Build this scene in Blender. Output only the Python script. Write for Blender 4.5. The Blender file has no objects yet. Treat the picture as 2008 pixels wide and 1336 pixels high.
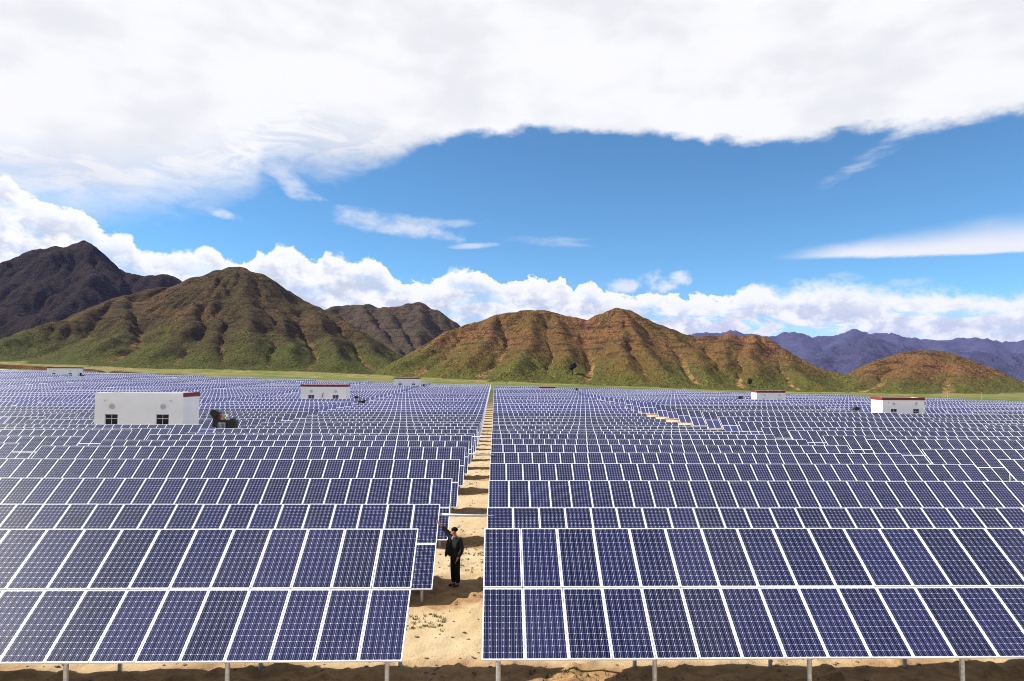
import bpy, math, random
import numpy as np
from mathutils import Matrix, Vector
from math import radians, sin, cos, pi, atan

random.seed(7)
SC = bpy.context.scene
COL = SC.collection

# ------------------------------------------------------------------ camera
F = 24.0 / 36.0 * 2008.0                      # focal length in photograph pixels
CAM_Z = 6.38
pitch, yaw, roll = atan(67 / F), atan(34 / F), radians(0.3)
RC = Matrix.Rotation(-yaw, 3, 'Z') @ Matrix.Rotation(pi / 2 + pitch, 3, 'X') @ Matrix.Rotation(roll, 3, 'Z')
cd = bpy.data.cameras.new('camera')
cam = bpy.data.objects.new('camera', cd)
COL.objects.link(cam)
cd.sensor_width = 36.0
cd.lens = 24.0
cd.clip_start = 0.1
cd.clip_end = 40000.0
cam.matrix_world = Matrix.Translation((0, 0, CAM_Z)) @ RC.to_4x4()
SC.camera = cam


def pdir(x, y):
    return RC @ Vector(((x - 1004) / F, -(y - 668) / F, -1.0))


def at(x, y, Y):
    """world point seen at a photograph pixel, at forward distance Y"""
    d = pdir(x, y)
    return Vector((0, 0, CAM_Z)) + d * (Y / d.y)


def project(p):
    q = RC.transposed() @ (Vector(p) - Vector((0, 0, CAM_Z)))
    if q.z > -0.5:
        return None
    return 1004 + F * q.x / -q.z, 668 - F * q.y / -q.z


# ------------------------------------------------------------------ render settings
SC.view_settings.view_transform = 'Standard'
SC.view_settings.look = 'None'
SC.view_settings.gamma = 1.0
SC.view_settings.exposure = 0.95
SC.render.engine = 'CYCLES'
SC.cycles.use_denoising = True
SC.cycles.denoising_input_passes = 'RGB_ALBEDO_NORMAL'
SC.cycles.denoising_prefilter = 'NONE'
try:
    SC.cycles.denoiser = 'OPENIMAGEDENOISE'
except Exception:
    pass
SC.cycles.use_adaptive_sampling = False
SC.cycles.max_bounces = 4
SC.cycles.diffuse_bounces = 1
SC.cycles.glossy_bounces = 2
SC.cycles.transmission_bounces = 2
SC.cycles.volume_bounces = 0
SC.cycles.transparent_max_bounces = 4
SC.cycles.caustics_reflective = False
SC.cycles.caustics_refractive = False
SC.cycles.filter_width = 1.0 if hasattr(SC.cycles, 'filter_width') else 1.5

# ------------------------------------------------------------------ sun and sky
SUN_EL = radians(41.5)
SUN_AZ = radians(-83.0)                       # from straight ahead, towards the left
sun_vec = Vector((sin(SUN_AZ) * cos(SUN_EL), cos(SUN_AZ) * cos(SUN_EL), sin(SUN_EL)))
sl = bpy.data.lights.new('sun', 'SUN')
sl.energy = 5.0
sl.angle = radians(0.53)
sl.color = (1.0, 0.95, 0.86)
so = bpy.data.objects.new('sun', sl)
COL.objects.link(so)
so.rotation_euler = sun_vec.to_track_quat('Z', 'Y').to_euler()
so.location = (-60, 0, 60)


class NT:
    """tiny helper to write node trees"""

    def __init__(self, tree):
        self.t = tree
        self.n = tree.nodes
        self.l = tree.links

    def new(self, typ, **kw):
        nd = self.n.new(typ)
        for k, v in kw.items():
            setattr(nd, k, v)
        return nd

    def put(self, sock, v):
        if isinstance(v, bpy.types.NodeSocket):
            self.l.new(v, sock)
        elif v is not None:
            if isinstance(v, (tuple, list)) and len(v) == 3 and sock.type == 'RGBA':
                v = (*v, 1.0)
            sock.default_value = v

    def m(self, op, a, b=None, c=None, clamp=False):
        nd = self.new('ShaderNodeMath', operation=op, use_clamp=clamp)
        for i, v in enumerate((a, b, c)):
            if v is not None:
                self.put(nd.inputs[i], v)
        return nd.outputs[0]

    def smooth(self, v, lo, hi, a=0.0, b=1.0):
        nd = self.new('ShaderNodeMapRange', interpolation_type='SMOOTHSTEP')
        for i, w in enumerate((v, lo, hi, a, b)):
            self.put(nd.inputs[i], w)
        return nd.outputs[0]

    def lin(self, v, lo, hi, a=0.0, b=1.0):
        nd = self.new('ShaderNodeMapRange', interpolation_type='LINEAR')
        for i, w in enumerate((v, lo, hi, a, b)):
            self.put(nd.inputs[i], w)
        return nd.outputs[0]

    def noise(self, vec, scale, detail=4, rough=0.55, dist=0.0, col=False, dim='3D'):
        nd = self.new('ShaderNodeTexNoise', noise_dimensions=dim)
        if vec is not None:
            self.put(nd.inputs['Vector'], vec)
        self.put(nd.inputs['Scale'], scale)
        self.put(nd.inputs['Detail'], detail)
        self.put(nd.inputs['Roughness'], rough)
        self.put(nd.inputs['Distortion'], dist)
        return nd.outputs['Color' if col else 'Fac']

    def voro(self, vec, scale, feature='F1', out='Distance', dim='3D'):
        nd = self.new('ShaderNodeTexVoronoi', feature=feature, voronoi_dimensions=dim)
        if vec is not None:
            self.put(nd.inputs['Vector'], vec)
        self.put(nd.inputs['Scale'], scale)
        return nd.outputs[out]

    def mix(self, f, a, b):
        nd = self.new('ShaderNodeMix', data_type='RGBA')
        self.put(nd.inputs[0], f)
        self.put(nd.inputs[6], a)
        self.put(nd.inputs[7], b)
        return nd.outputs[2]

    def xyz(self, x, y, z):
        nd = self.new('ShaderNodeCombineXYZ')
        for i, v in enumerate((x, y, z)):
            self.put(nd.inputs[i], v)
        return nd.outputs[0]

    def vm(self, op, a, b=None):
        nd = self.new('ShaderNodeVectorMath', operation=op)
        self.put(nd.inputs[0], a)
        if b is not None:
            self.put(nd.inputs[1], b)
        return nd.outputs[0]

    def bump(self, h, strength=0.5, dist=0.1):
        nd = self.new('ShaderNodeBump')
        self.put(nd.inputs['Strength'], strength)
        self.put(nd.inputs['Distance'], dist)
        self.put(nd.inputs['Height'], h)
        return nd.outputs['Normal']


def ang(x, y):
    d = pdir(x, y).normalized()
    return math.atan2(d.x, d.y), math.asin(d.z)


W = bpy.data.worlds.new('World')
SC.world = W
W.use_nodes = True
W.node_tree.nodes.clear()
w = NT(W.node_tree)
tc = w.new('ShaderNodeTexCoord')
dvec = tc.outputs['Generated']
sx = w.new('ShaderNodeSeparateXYZ')
w.put(sx.inputs[0], dvec)
az = w.m('ARCTAN2', sx.outputs[0], sx.outputs[1])
el = w.m('ARCSINE', sx.outputs[2])
AZR, ELR = 0.78, 0.70


def curve(pts):
    """elevation profile over azimuth, from photograph pixels"""
    nd = w.new('ShaderNodeFloatCurve')
    c = nd.mapping.curves[0]
    q = sorted((min(1, max(0, (ang(*p)[0] + AZR) / (2 * AZR))), min(1, max(0, ang(*p)[1] / ELR))) for p in pts)
    q = [(0.0, q[0][1])] + q + [(1.0, q[-1][1])]
    while len(c.points) < len(q):
        c.points.new(0.5, 0.5)
    for p, v in zip(c.points, q):
        p.location = v
        p.handle_type = 'VECTOR'
    nd.mapping.update()
    w.put(nd.inputs['Value'], w.lin(az, -AZR, AZR))
    return w.m('MULTIPLY', nd.outputs[0], ELR)


sky = w.new('ShaderNodeTexSky', sky_type='NISHITA')
sky.sun_disc = False
sky.sun_elevation = SUN_EL
sky.sun_rotation = SUN_AZ
sky.altitude = 3000.0
sky.air_density = 1.0
sky.dust_density = 0.5
sky.ozone_density = 1.5

# wispy / puffy noises live on the direction vector
flat = w.xyz(w.m('MULTIPLY', az, 1.0), w.m('MULTIPLY', el, 2.2), 0.0)
n_big = w.noise(flat, 5.0, 3, 0.55, dim='2D')
n_mid = w.noise(flat, 16.0, 5, 0.6, dim='2D')
n_wisp = w.noise(w.xyz(az, w.m('MULTIPLY', el, 3.6), 0.0), 11.0, 5, 0.62, 0.4, dim='2D')
puff = w.xyz(w.m('ADD', az, w.m('MULTIPLY', n_mid, 0.015)), w.m('MULTIPLY', el, 1.25), 0.0)
n_puff = w.noise(puff, 34.0, 6, 0.6, dim='2D')
n_fine = n_puff

# 1. the big cloud deck above; beyond the picture it breaks up into open blue
deck_low = curve([(-60, 380), (0, 385), (120, 400), (230, 402), (300, 392), (380, 380), (450, 368), (500, 350), (515, 325),
                  (600, 316), (660, 326), (720, 315), (790, 295), (850, 270), (930, 260), (1000, 256), (1100, 250),
                  (1190, 253), (1260, 262), (1340, 268), (1390, 275), (1430, 266), (1500, 278), (1560, 276),
                  (1640, 258), (1710, 250), (1800, 250), (1850, 242), (1920, 230), (2008, 212), (2080, 195)])
left_soft = w.smooth(az, -0.05, -0.35)
soft = w.m('ADD', 0.009, w.m('MULTIPLY', left_soft, 0.030))
edge_n = w.m('ADD', w.m('MULTIPLY', w.m('SUBTRACT', n_mid, 0.5), 0.030),
             w.m('MULTIPLY', w.m('SUBTRACT', n_fine, 0.5), 0.012))
edge_n = w.m('ADD', edge_n, w.m('MULTIPLY', w.m('MULTIPLY', w.m('SUBTRACT', n_wisp, 0.5), 0.07), left_soft))
dd = w.m('ADD', w.m('SUBTRACT', el, deck_low), edge_n)
deck = w.smooth(dd, w.m('MULTIPLY', soft, -1.0), soft)
broken = w.smooth(w.noise(dvec, 2.3, 3, 0.6), 0.50, 0.62)
# unseen deck behind the camera is added to brighten the house fronts; it is open overhead and round the sun on the left
open_up = w.m('MAXIMUM', w.smooth(el, 0.70, 1.0), w.m('MULTIPLY', w.smooth(az, -0.80, -1.05), w.smooth(az, -2.3, -1.9)))
deck = w.m('MULTIPLY', deck, w.m('ADD', w.m('SUBTRACT', 1.0, open_up), w.m('MULTIPLY', open_up, broken)))
thin = w.m('MULTIPLY', left_soft, w.smooth(dd, 0.10, 0.0))
deck = w.m('MULTIPLY', deck, w.m('SUBTRACT', 1.0, w.m('MULTIPLY', thin, w.smooth(n_wisp, 0.42, 0.62, 0.0, 0.5))))

# 2. the cumulus bank over the hills
bank_top = curve([(-60, 335), (0, 338), (25, 345), (45, 372), (80, 385), (110, 402), (150, 412), (180, 428), (205, 452),
                  (235, 458), (258, 462), (272, 492), (315, 500), (335, 486), (360, 492), (380, 492), (402, 478),
                  (425, 488), (440, 508), (485, 520), (505, 492), (520, 500), (545, 476), (575, 480), (600, 506),
                  (625, 520), (637, 490), (668, 494), (690, 514), (718, 500), (750, 512), (775, 548), (820, 552),
                  (868, 545), (884, 528), (930, 530), (960, 545), (1000, 548), (1040, 540), (1088, 552), (1098, 540),
                  (1112, 545), (1122, 572), (1140, 556), (1164, 552), (1182, 574), (1230, 578), (1300, 574),
                  (1380, 576), (1436, 580), (1452, 566), (1482, 556), (1518, 566), (1530, 580), (1560, 562),
                  (1640, 560), (1700, 562), (1760, 570), (1850, 574), (1930, 580), (2008, 578), (2080, 576)])
right_soft = w.smooth(az, 0.33, 0.42)
billow = w.m('SUBTRACT', 0.30, w.m('ABSOLUTE', w.m('MULTIPLY_ADD', n_puff, 2.4, -1.2)))
pn = w.m('ADD', w.m('MULTIPLY_ADD', billow, 0.016, -0.0035), w.m('MULTIPLY_ADD', n_mid, 0.020, -0.011))
bd = w.m('ADD', w.m('SUBTRACT', bank_top, el), pn)
bsoft = w.m('ADD', w.m('MULTIPLY_ADD', n_big, 0.012, -0.003), w.m('MULTIPLY', right_soft, 0.008))
bsoft = w.m('MAXIMUM', bsoft, 0.0014)
bank = w.smooth(bd, w.m('MULTIPLY', bsoft, -1.0), bsoft)
bank = w.m('MULTIPLY', bank, w.smooth(w.m('ABSOLUTE', az), 2.2, 1.2, 0.85, 1.0))  # bank carried on unseen behind the camera to light walls facing it
# thin gaps inside the bank let some blue through
gap = w.m('MULTIPLY', w.smooth(n_wisp, 0.50, 0.64), w.lin(az, -0.15, 0.30, 0.30, 0.80))
bank = w.m('MULTIPLY', bank, w.m('SUBTRACT', 1.0, w.m('MULTIPLY', gap, w.smooth(bd, 0.004, 0.03))))
# 3. single clouds
small = None
for (x, y, rx, ry, rot, op, nz) in [
        (770, 440, 120, 26, 0.10, 0.85, n_mid), (890, 438, 70, 12, -0.03, 0.75, n_wisp), (862, 460, 45, 15, 0.25, 0.6, n_mid),
        (427, 415, 42, 11, 0.25, 0.75, n_mid), (568, 352, 66, 22, 0.60, 0.6, n_mid), (932, 482, 50, 6, -0.08, 0.6, n_wisp),
        (1085, 474, 100, 12, 0.06, 0.35, n_wisp), (1725, 298, 125, 17, -0.46, 0.5, n_wisp),
        (1300, 552, 56, 22, -0.05, 0.85, n_puff), (1222, 562, 44, 16, 0.0, 0.8, n_puff),
        (1650, 542, 36, 9, 0.1, 0.5, n_mid), (1800, 552, 40, 9, 0.0, 0.45, n_mid)]:
    a0, e0 = ang(x, y)
    cr, sr = cos(rot), sin(rot)
    k = F * 1.02
    u = w.m('MULTIPLY_ADD', el, -sr * k / rx, w.m('MULTIPLY_ADD', az, cr * k / rx, (-a0 * cr + e0 * sr) * k / rx))
    v = w.m('MULTIPLY_ADD', el, cr * k / ry, w.m('MULTIPLY_ADD', az, sr * k / ry, (-a0 * sr - e0 * cr) * k / ry))
    d = w.m('MULTIPLY_ADD', u, u, w.m('MULTIPLY', v, v))
    na = 2.6 if x == 770 else (3.2 if nz is n_wisp else 4.2)
    d = w.m('ADD', d, w.m('MULTIPLY_ADD', nz, na, -na / 2))
    s = w.m('MULTIPLY', w.smooth(d, 1.1, -0.5), op)
    small = s if small is None else w.m('MAXIMUM', small, s)

# long streak at the right: crisp base, soft top
st0 = curve([(1500, 509), (1650, 508), (1800, 506), (1920, 502), (2008, 498), (2080, 494)])
sd = w.m('ADD', w.m('SUBTRACT', el, st0), w.m('MULTIPLY_ADD', n_wisp, 0.010, -0.005))
streak = w.m('MULTIPLY', w.smooth(sd, -0.001, 0.005), w.smooth(sd, w.lin(az, 0.36, 0.64, 0.006, 0.052), w.lin(az, 0.36, 0.64, 0.0, 0.010)))
streak = w.m('MULTIPLY', streak, w.m('MULTIPLY', w.smooth(az, 0.38, 0.50), w.smooth(az, 1.1, 0.8)))
small = w.m('MAXIMUM', small, streak)
shade = w.smooth(w.m('ADD', n_big, w.m('MULTIPLY', w.m('SUBTRACT', n_mid, 0.5), 0.25)), 0.40, 0.72)
deck_col = w.mix(shade, (0.97, 0.97, 0.985), (0.84, 0.85, 0.885))
under = w.m('MULTIPLY', w.smooth(bd, 0.004, 0.035), w.smooth(w.m('ADD', w.m('MULTIPLY', n_puff, 0.6), w.m('MULTIPLY', n_mid, 0.4)), 0.40, 0.60))
bank_col = w.mix(w.m('MULTIPLY', under, 0.95), (1.02, 1.02, 1.02), (0.58, 0.65, 0.78))
small_col = (0.88, 0.90, 0.94)

bg_sky = w.new('ShaderNodeBackground')
w.put(bg_sky.inputs[0], w.vm('MULTIPLY', sky.outputs[0], (0.50, 0.88, 1.0)))
bg_sky.inputs[1].default_value = 0.086


def over(base, colr, fac, strength=0.53):
    b = w.new('ShaderNodeBackground')
    w.put(b.inputs[0], colr)
    b.inputs[1].default_value = strength
    mx = w.new('ShaderNodeMixShader')
    w.put(mx.inputs[0], fac)
    w.l.new(base, mx.inputs[1])
    w.l.new(b.outputs[0], mx.inputs[2])
    return mx.outputs[0]


sh = over(bg_sky.outputs[0], small_col, small)
sh = over(sh, deck_col, deck)
sh = over(sh, bank_col, bank)
wo = w.new('ShaderNodeOutputWorld')
w.l.new(sh, wo.inputs[0])
W.cycles.sampling_method = 'MANUAL'
W.cycles.sample_map_resolution = 512


# ------------------------------------------------------------------ materials
def material(name):
    m = bpy.data.materials.new(name)
    m.use_nodes = True
    t = NT(m.node_tree)
    return m, t, m.node_tree.nodes['Principled BSDF']


def plain(name, col, rough=0.5, metal=0.0, var=0.12, scale=8.0, spec=0.5):
    m, t, p = material(name)
    geo = t.new('ShaderNodeNewGeometry').outputs['Position']
    f = t.noise(geo, scale, 4)
    a = tuple(c * (1 - var) for c in col)
    b = tuple(min(1, c * (1 + var)) for c in col)
    t.put(p.inputs['Base Color'], t.mix(t.smooth(f, 0.35, 0.65), a, b))
    p.inputs['Roughness'].default_value = rough
    p.inputs['Metallic'].default_value = metal
    p.inputs['Specular IOR Level'].default_value = spec
    return m


M = {}
M['frame'] = plain('anodised_frame', (0.72, 0.73, 0.76), 0.38, 0.0, 0.05, 3)
M['steel'] = plain('galvanised_steel', (0.50, 0.51, 0.53), 0.42, 0.55, 0.15, 14)
M['pipe'] = plain('pale_pipe', (0.62, 0.66, 0.72), 0.4, 0.1, 0.06, 5)
M['white_wall'] = plain('white_render', (0.90, 0.90, 0.92), 0.8, 0.0, 0.022, 0.9)
M['red_band'] = plain('dark_red_paint', (0.20, 0.012, 0.016), 0.6, 0.0, 0.12, 3)
M['roof'] = plain('grey_roof', (0.35, 0.34, 0.33), 0.85, 0.0, 0.2, 2)
M['dark_glass'] = plain('dark_pane', (0.012, 0.014, 0.016), 0.12, 0.0, 0.1, 2)
M['window_frame'] = plain('window_bar', (0.55, 0.56, 0.58), 0.5)
M['vent'] = plain('vent_metal', (0.62, 0.64, 0.68), 0.5, 0.3)
M['transformer'] = plain('transformer_paint', (0.006, 0.007, 0.007), 0.5, 0.0, 0.2, 4)
M['fin'] = plain('radiator_fin', (0.42, 0.45, 0.50), 0.5)
M['bush_red'] = plain('red_bushing', (0.50, 0.03, 0.02), 0.4)
M['bush_yellow'] = plain('yellow_bushing', (0.62, 0.40, 0.06), 0.4)
M['bush_white'] = plain('white_bushing', (0.75, 0.75, 0.75), 0.4)
M['concrete'] = plain('concrete', (0.42, 0.40, 0.37), 0.9, 0.0, 0.2, 6)
M['jacket'] = plain('black_cloth', (0.011, 0.013, 0.012), 0.85, 0.0, 0.4, 18, 0.2)
M['trousers'] = plain('black_trouser_cloth', (0.007, 0.007, 0.008), 0.9, 0.0, 0.4, 14, 0.2)
M['shirt'] = plain('blue_grey_shirt', (0.16, 0.20, 0.26), 0.85)
M['skin'] = plain('skin', (0.34, 0.13, 0.075), 0.55, 0.0, 0.08, 30)
M['hair'] = plain('black_hair', (0.005, 0.004, 0.004), 0.95, 0, 0.1, 20, 0.1)
M['shoe'] = plain('black_shoe', (0.012, 0.010, 0.009), 0.6)


def cell_material(name, cells=True):
    m, t, p = material(name)
    oi = t.new('ShaderNodeObjectInfo').outputs['Random']
    gi = t.new('ShaderNodeNewGeometry')
    isl = gi.outputs['Random Per Island']
    r = t.m('ADD', t.m('MULTIPLY', oi, 0.6), t.m('MULTIPLY', isl, 0.4)) if cells else isl
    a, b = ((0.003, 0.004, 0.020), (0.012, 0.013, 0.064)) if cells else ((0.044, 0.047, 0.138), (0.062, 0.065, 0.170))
    colr = t.mix(r, a, b)
    dust = t.noise(gi.outputs['Position'], 1.7, 5, 0.65)
    colr = t.mix(t.smooth(dust, 0.42, 0.8, 0.0, 0.035), colr, (0.24, 0.24, 0.27))
    t.put(p.inputs['Base Color'], colr)
    p.inputs['Roughness'].default_value = 0.36
    p.inputs['Specular IOR Level'].default_value = 0.08
    p.inputs['Coat Weight'].default_value = 0.5
    p.inputs['Coat Roughness'].default_value = 0.06
    p.inputs['Coat IOR'].default_value = 1.45
    return m


M['cell'] = cell_material('solar_cell', True)
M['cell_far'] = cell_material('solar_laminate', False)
M['backsheet'] = plain('white_backsheet', (0.60, 0.61, 0.68), 0.3, 0, 0.03, 2)
M['busbar'] = plain('silver_busbar', (0.22, 0.24, 0.38), 0.35, 0, 0.03, 2)
M['grid'] = plain('white_cell_gap', (0.52, 0.54, 0.66), 0.35, 0, 0.03, 2)

# ground: pale sand, turning to grass between the far rows and beyond the field
m, t, p = material('sandy_ground')
geo = t.new('ShaderNodeNewGeometry')
pos = geo.outputs['Position']
sp = t.new('ShaderNodeSeparateXYZ')
t.put(sp.inputs[0], pos)
n1 = t.noise(pos, 0.35, 6, 0.6)
n2 = t.noise(pos, 3.5, 6, 0.65)
n3 = t.noise(pos, 26.0, 4, 0.6)
sand = t.mix(t.smooth(n1, 0.35, 0.65), (0.44, 0.335, 0.205), (0.39, 0.285, 0.155))
sand = t.mix(t.smooth(n2, 0.52, 0.74, 0.0, 0.32), sand, (0.24, 0.135, 0.048))
sand = t.mix(t.smooth(n3, 0.60, 0.74, 0.0, 0.45), sand, (0.12, 0.068, 0.028))
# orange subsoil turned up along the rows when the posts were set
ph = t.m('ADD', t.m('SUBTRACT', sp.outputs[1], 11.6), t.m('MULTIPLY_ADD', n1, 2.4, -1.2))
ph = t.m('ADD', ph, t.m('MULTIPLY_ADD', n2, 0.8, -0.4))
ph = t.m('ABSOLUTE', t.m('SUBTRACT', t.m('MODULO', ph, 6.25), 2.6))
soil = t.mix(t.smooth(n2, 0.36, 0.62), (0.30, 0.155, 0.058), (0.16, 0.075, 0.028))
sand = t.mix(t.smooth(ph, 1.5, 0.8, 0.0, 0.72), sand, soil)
grassn = t.noise(pos, 0.09, 6, 0.65)
far = t.lin(sp.outputs[1], 60.0, 260.0)
gfac = t.smooth(t.m('ADD', t.m('MULTIPLY', far, 0.42), t.m('MULTIPLY', grassn, 0.6)), 0.40, 0.62)
grass = t.mix(t.smooth(n2, 0.35, 0.65), (0.065, 0.088, 0.016), (0.115, 0.115, 0.030))
col_near = t.mix(t.m('MULTIPLY', gfac, 0.85), sand, grass)
out = t.lin(sp.outputs[1], 250.0, 330.0)
g1 = t.noise(pos, 0.018, 7, 0.65)
g2 = t.noise(t.vm('MULTIPLY', pos, (0.5, 1.6, 1.0)), 0.09, 7, 0.72)
plain_c = t.mix(t.smooth(g1, 0.38, 0.60), (0.056, 0.105, 0.010), (0.095, 0.115, 0.018))
plain_c = t.mix(t.smooth(t.m('ADD', g2, t.lin(sp.outputs[1], 330.0, 480.0, -0.10, 0.03)), 0.50, 0.60, 0.0, 0.8), plain_c, (0.26, 0.16, 0.075))
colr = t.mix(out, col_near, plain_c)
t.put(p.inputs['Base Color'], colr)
p.inputs['Roughness'].default_value = 0.95
p.inputs['Specular IOR Level'].default_value = 0.1
bh = t.m('ADD', t.m('MULTIPLY', n2, 0.5), t.m('MULTIPLY', n3, 0.25))
t.put(p.inputs['Normal'], t.bump(bh, 0.7, 0.12))
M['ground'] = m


def hill_material(name, grass, earth, scrub, rock, scar, earth_amt, green_top, dark=0.0, sc=1.0):
    m, t, p = material(name)
    geo = t.new('ShaderNodeNewGeometry')
    pos = geo.outputs['Position']
    rel = t.new('ShaderNodeAttribute', attribute_name='rel').outputs['Fac']
    flow = t.new('ShaderNodeAttribute', attribute_name='flow').outputs['Fac']
    a = t.noise(pos, 0.014 * sc, 5, 0.62)
    b = t.noise(pos, 0.06 * sc, 6, 0.70)
    c = t.noise(pos, 0.30 * sc, 4, 0.65)
    strat = t.noise(t.vm('MULTIPLY', pos, (0.25, 0.25, 2.2)), 0.12 * sc, 5, 0.65)
    ab = t.m('ADD', t.m('MULTIPLY', a, 0.5), t.m('MULTIPLY', b, 0.5))
    col = t.mix(t.smooth(t.m('ADD', ab, earth_amt), 0.47, 0.57), scrub, earth)
    # grass on the lower slopes, ragged upper limit, patches higher up
    gf = t.m('SUBTRACT', green_top, rel)
    gf = t.m('ADD', gf, t.m('MULTIPLY_ADD', a, 1.1, -0.55))
    gf = t.m('ADD', gf, t.m('MULTIPLY_ADD', b, 0.9, -0.45))
    col = t.mix(t.smooth(gf, -0.12, 0.22, 0.0, 0.86), col, grass)
    # bare rock bands and outcrops
    rk = t.m('MULTIPLY', t.smooth(strat, 0.51, 0.60), t.smooth(rel, 0.10, 0.45, 0.25, 0.9))
    col = t.mix(rk, col, rock)
    # washed-out soil in the runnels of the lower slopes
    low = t.m('MULTIPLY', t.smooth(rel, 0.50, 0.12), t.smooth(b, 0.44, 0.56))
    col = t.mix(t.m('MULTIPLY', t.smooth(flow, 0.62, 0.98, 0.0, 0.75), low), col, scar)
    col = t.mix(t.m('MULTIPLY', t.smooth(c, 0.60, 0.68), t.smooth(a, 0.46, 0.56, 0.1, 0.7)), col, scar)
    # shrubs
    shrubs = t.voro(pos, 0.30 * sc)
    patch = t.noise(pos, 0.022 * sc, 4, 0.6)
    col = t.mix(t.m('MULTIPLY', t.smooth(shrubs, 0.42, 0.25), t.m('MULTIPLY', t.smooth(b, 0.40, 0.56, 0.2, 1.0), t.smooth(patch, 0.40, 0.60, 0.1, 0.85))), col, tuple(q * 0.35 for q in scrub))
    col = t.mix(t.m('MULTIPLY', t.smooth(c, 0.46, 0.36), t.smooth(patch, 0.58, 0.42, 0.15, 0.8)), col, rock)
    t.put(p.inputs['Base Color'], col)
    p.inputs['Roughness'].default_value = 0.95
    p.inputs['Specular IOR Level'].default_value = 0.05
    h = t.m('ADD', t.m('MULTIPLY', b, 1.0), t.m('MULTIPLY', c, 0.55))
    t.put(p.inputs['Normal'], t.bump(h, 1.0, min(15.0 / sc, 40.0)))
    return m


M['hill_brown'] = hill_material('brown_scrub_hill', (0.0820, 0.0980, 0.0190), (0.1250, 0.0700, 0.0300), (0.0744, 0.0552, 0.0204),
                                (0.0360, 0.0264, 0.0156), (0.2880, 0.1500, 0.0660), 0.0, 0.30)
M['hill_red'] = hill_material('red_earth_hill', (0.1000, 0.1180, 0.0220), (0.2350, 0.1080, 0.0450), (0.1560, 0.0980, 0.0290),
                              (0.0691, 0.0415, 0.0221), (0.5253, 0.2765, 0.1175), 0.005, 0.30)
M['hill_grey'] = hill_material('grey_brown_hill', (0.0624, 0.0624, 0.0224), (0.1061, 0.0724, 0.0449), (0.0749, 0.0587, 0.0349),
                               (0.0374, 0.0300, 0.0250), (0.1872, 0.1435, 0.1123), 0.02, 0.02)
M['hill_dark'] = hill_material('cloud_shaded_slate', (0.0210, 0.0200, 0.0070), (0.0300, 0.0190, 0.0110), (0.0230, 0.0155, 0.0090),
                               (0.0068, 0.0061, 0.0054), (0.0340, 0.0286, 0.0231), 0.02, -0.05, sc=0.7)  # dark rock colours also hold the cloud shadow lying on this mountain
M['hill_far'] = hill_material('haze_blue_mountain', (0.0320, 0.0350, 0.0720), (0.0420, 0.0410, 0.0820), (0.0350, 0.0360, 0.0740),
                              (0.0272, 0.0256, 0.0528), (0.0880, 0.0800, 0.1120), 0.02, -0.3, sc=0.12)  # blue of the distant haze is painted into these rock colours
M['bank'] = hill_material('red_earth_bank', (0.0640, 0.0760, 0.0176), (0.1840, 0.0680, 0.0320), (0.1200, 0.0640, 0.0280), (0.0400, 0.0200, 0.0128), (0.2640, 0.1360, 0.0720), 0.06, 0.15, sc=3.0)

# ------------------------------------------------------------------ terrain functions
_rng = np.random.RandomState(11)
_perm = _rng.permutation(512)
_val = _rng.rand(512) * 2 - 1


def vnoise(x, y, seed=0):
    xi = np.floor(x).astype(np.int64)
    yi = np.floor(y).astype(np.int64)
    fx = x - xi
    fy = y - yi
    fx = fx * fx * fx * (fx * (fx * 6 - 15) + 10)
    fy = fy * fy * fy * (fy * (fy * 6 - 15) + 10)

    def h(a, b):
        return _val[_perm[(_perm[(a + seed * 57) & 511] + b) & 511]]
    return (h(xi, yi) * (1 - fx) + h(xi + 1, yi) * fx) * (1 - fy) + (h(xi, yi + 1) * (1 - fx) + h(xi + 1, yi + 1) * fx) * fy


def fbm(x, y, scale, octs=5, gain=0.5, seed=0):
    s = np.zeros_like(x)
    a, f = 1.0, 1.0 / scale
    for i in range(octs):
        s += a * vnoise(x * f + 17.3 * i, y * f - 9.1 * i, seed + i)
        a *= gain
        f *= 2.03
    return s


G0 = ([-60, 0, 22, 28, 34, 41, 53, 66, 78, 91, 104, 122, 200, 300, 420, 700, 1200, 3000, 12000],
      [0, 0, 0, -.12, -.2, -.3, -.7, -1.15, -1.55, -1.88, -2.0, -1.8, -1.25, -.6, 0.3, 2.5, 4.0, 0, -20])
AL = ([15, 66, 146, 200, 266, 330, 700, 3000], [0, .008, .014, .018, .026, .024, .030, .02])
RG_X = [0, 22.6, 25.4, 63, 135, 300]
RG_Y = [40, 66, 80, 104, 122, 156, 225, 300, 500, 900, 3000]
RG_Z = [[0] * 11, [0] * 11,
        [0, .2, 1.5, 1.95, 1.6, .8, -.1, -.2, -.5, -1.0, -2],
        [0, .2, .45, .65, .6, .45, -.6, -.9, -2.0, -3.0, -6],
        [0, .05, .1, .1, -.3, -1.1, -1.95, -2.3, -5.0, -7.0, -9],
        [0, .05, .1, .1, -.6, -2.0, -4.0, -5.0, -9.0, -12.0, -14]]


def ground_base(X, Y):
    X = np.asarray(X, dtype=float)
    Y = np.asarray(Y, dtype=float)
    g = np.interp(Y, *G0)
    g = g + np.where(X < 0, np.minimum(-X, 500) * np.interp(Y, *AL), 0)
    cols = np.stack([np.interp(Y, RG_Y, r) for r in RG_Z])
    Xc = np.clip(X, 0, 299.9).astype(float)
    idx = np.clip(np.searchsorted(RG_X, Xc, side='right') - 1, 0, len(RG_X) - 2)
    x0 = np.take(RG_X, idx)
    x1 = np.take(RG_X, idx + 1)
    f = (Xc - x0) / (x1 - x0)
    c0 = np.take_along_axis(cols, idx[None], 0)[0]
    c1 = np.take_along_axis(cols, (idx + 1)[None], 0)[0]
    return g + c0 * (1 - f) + c1 * f


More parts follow.
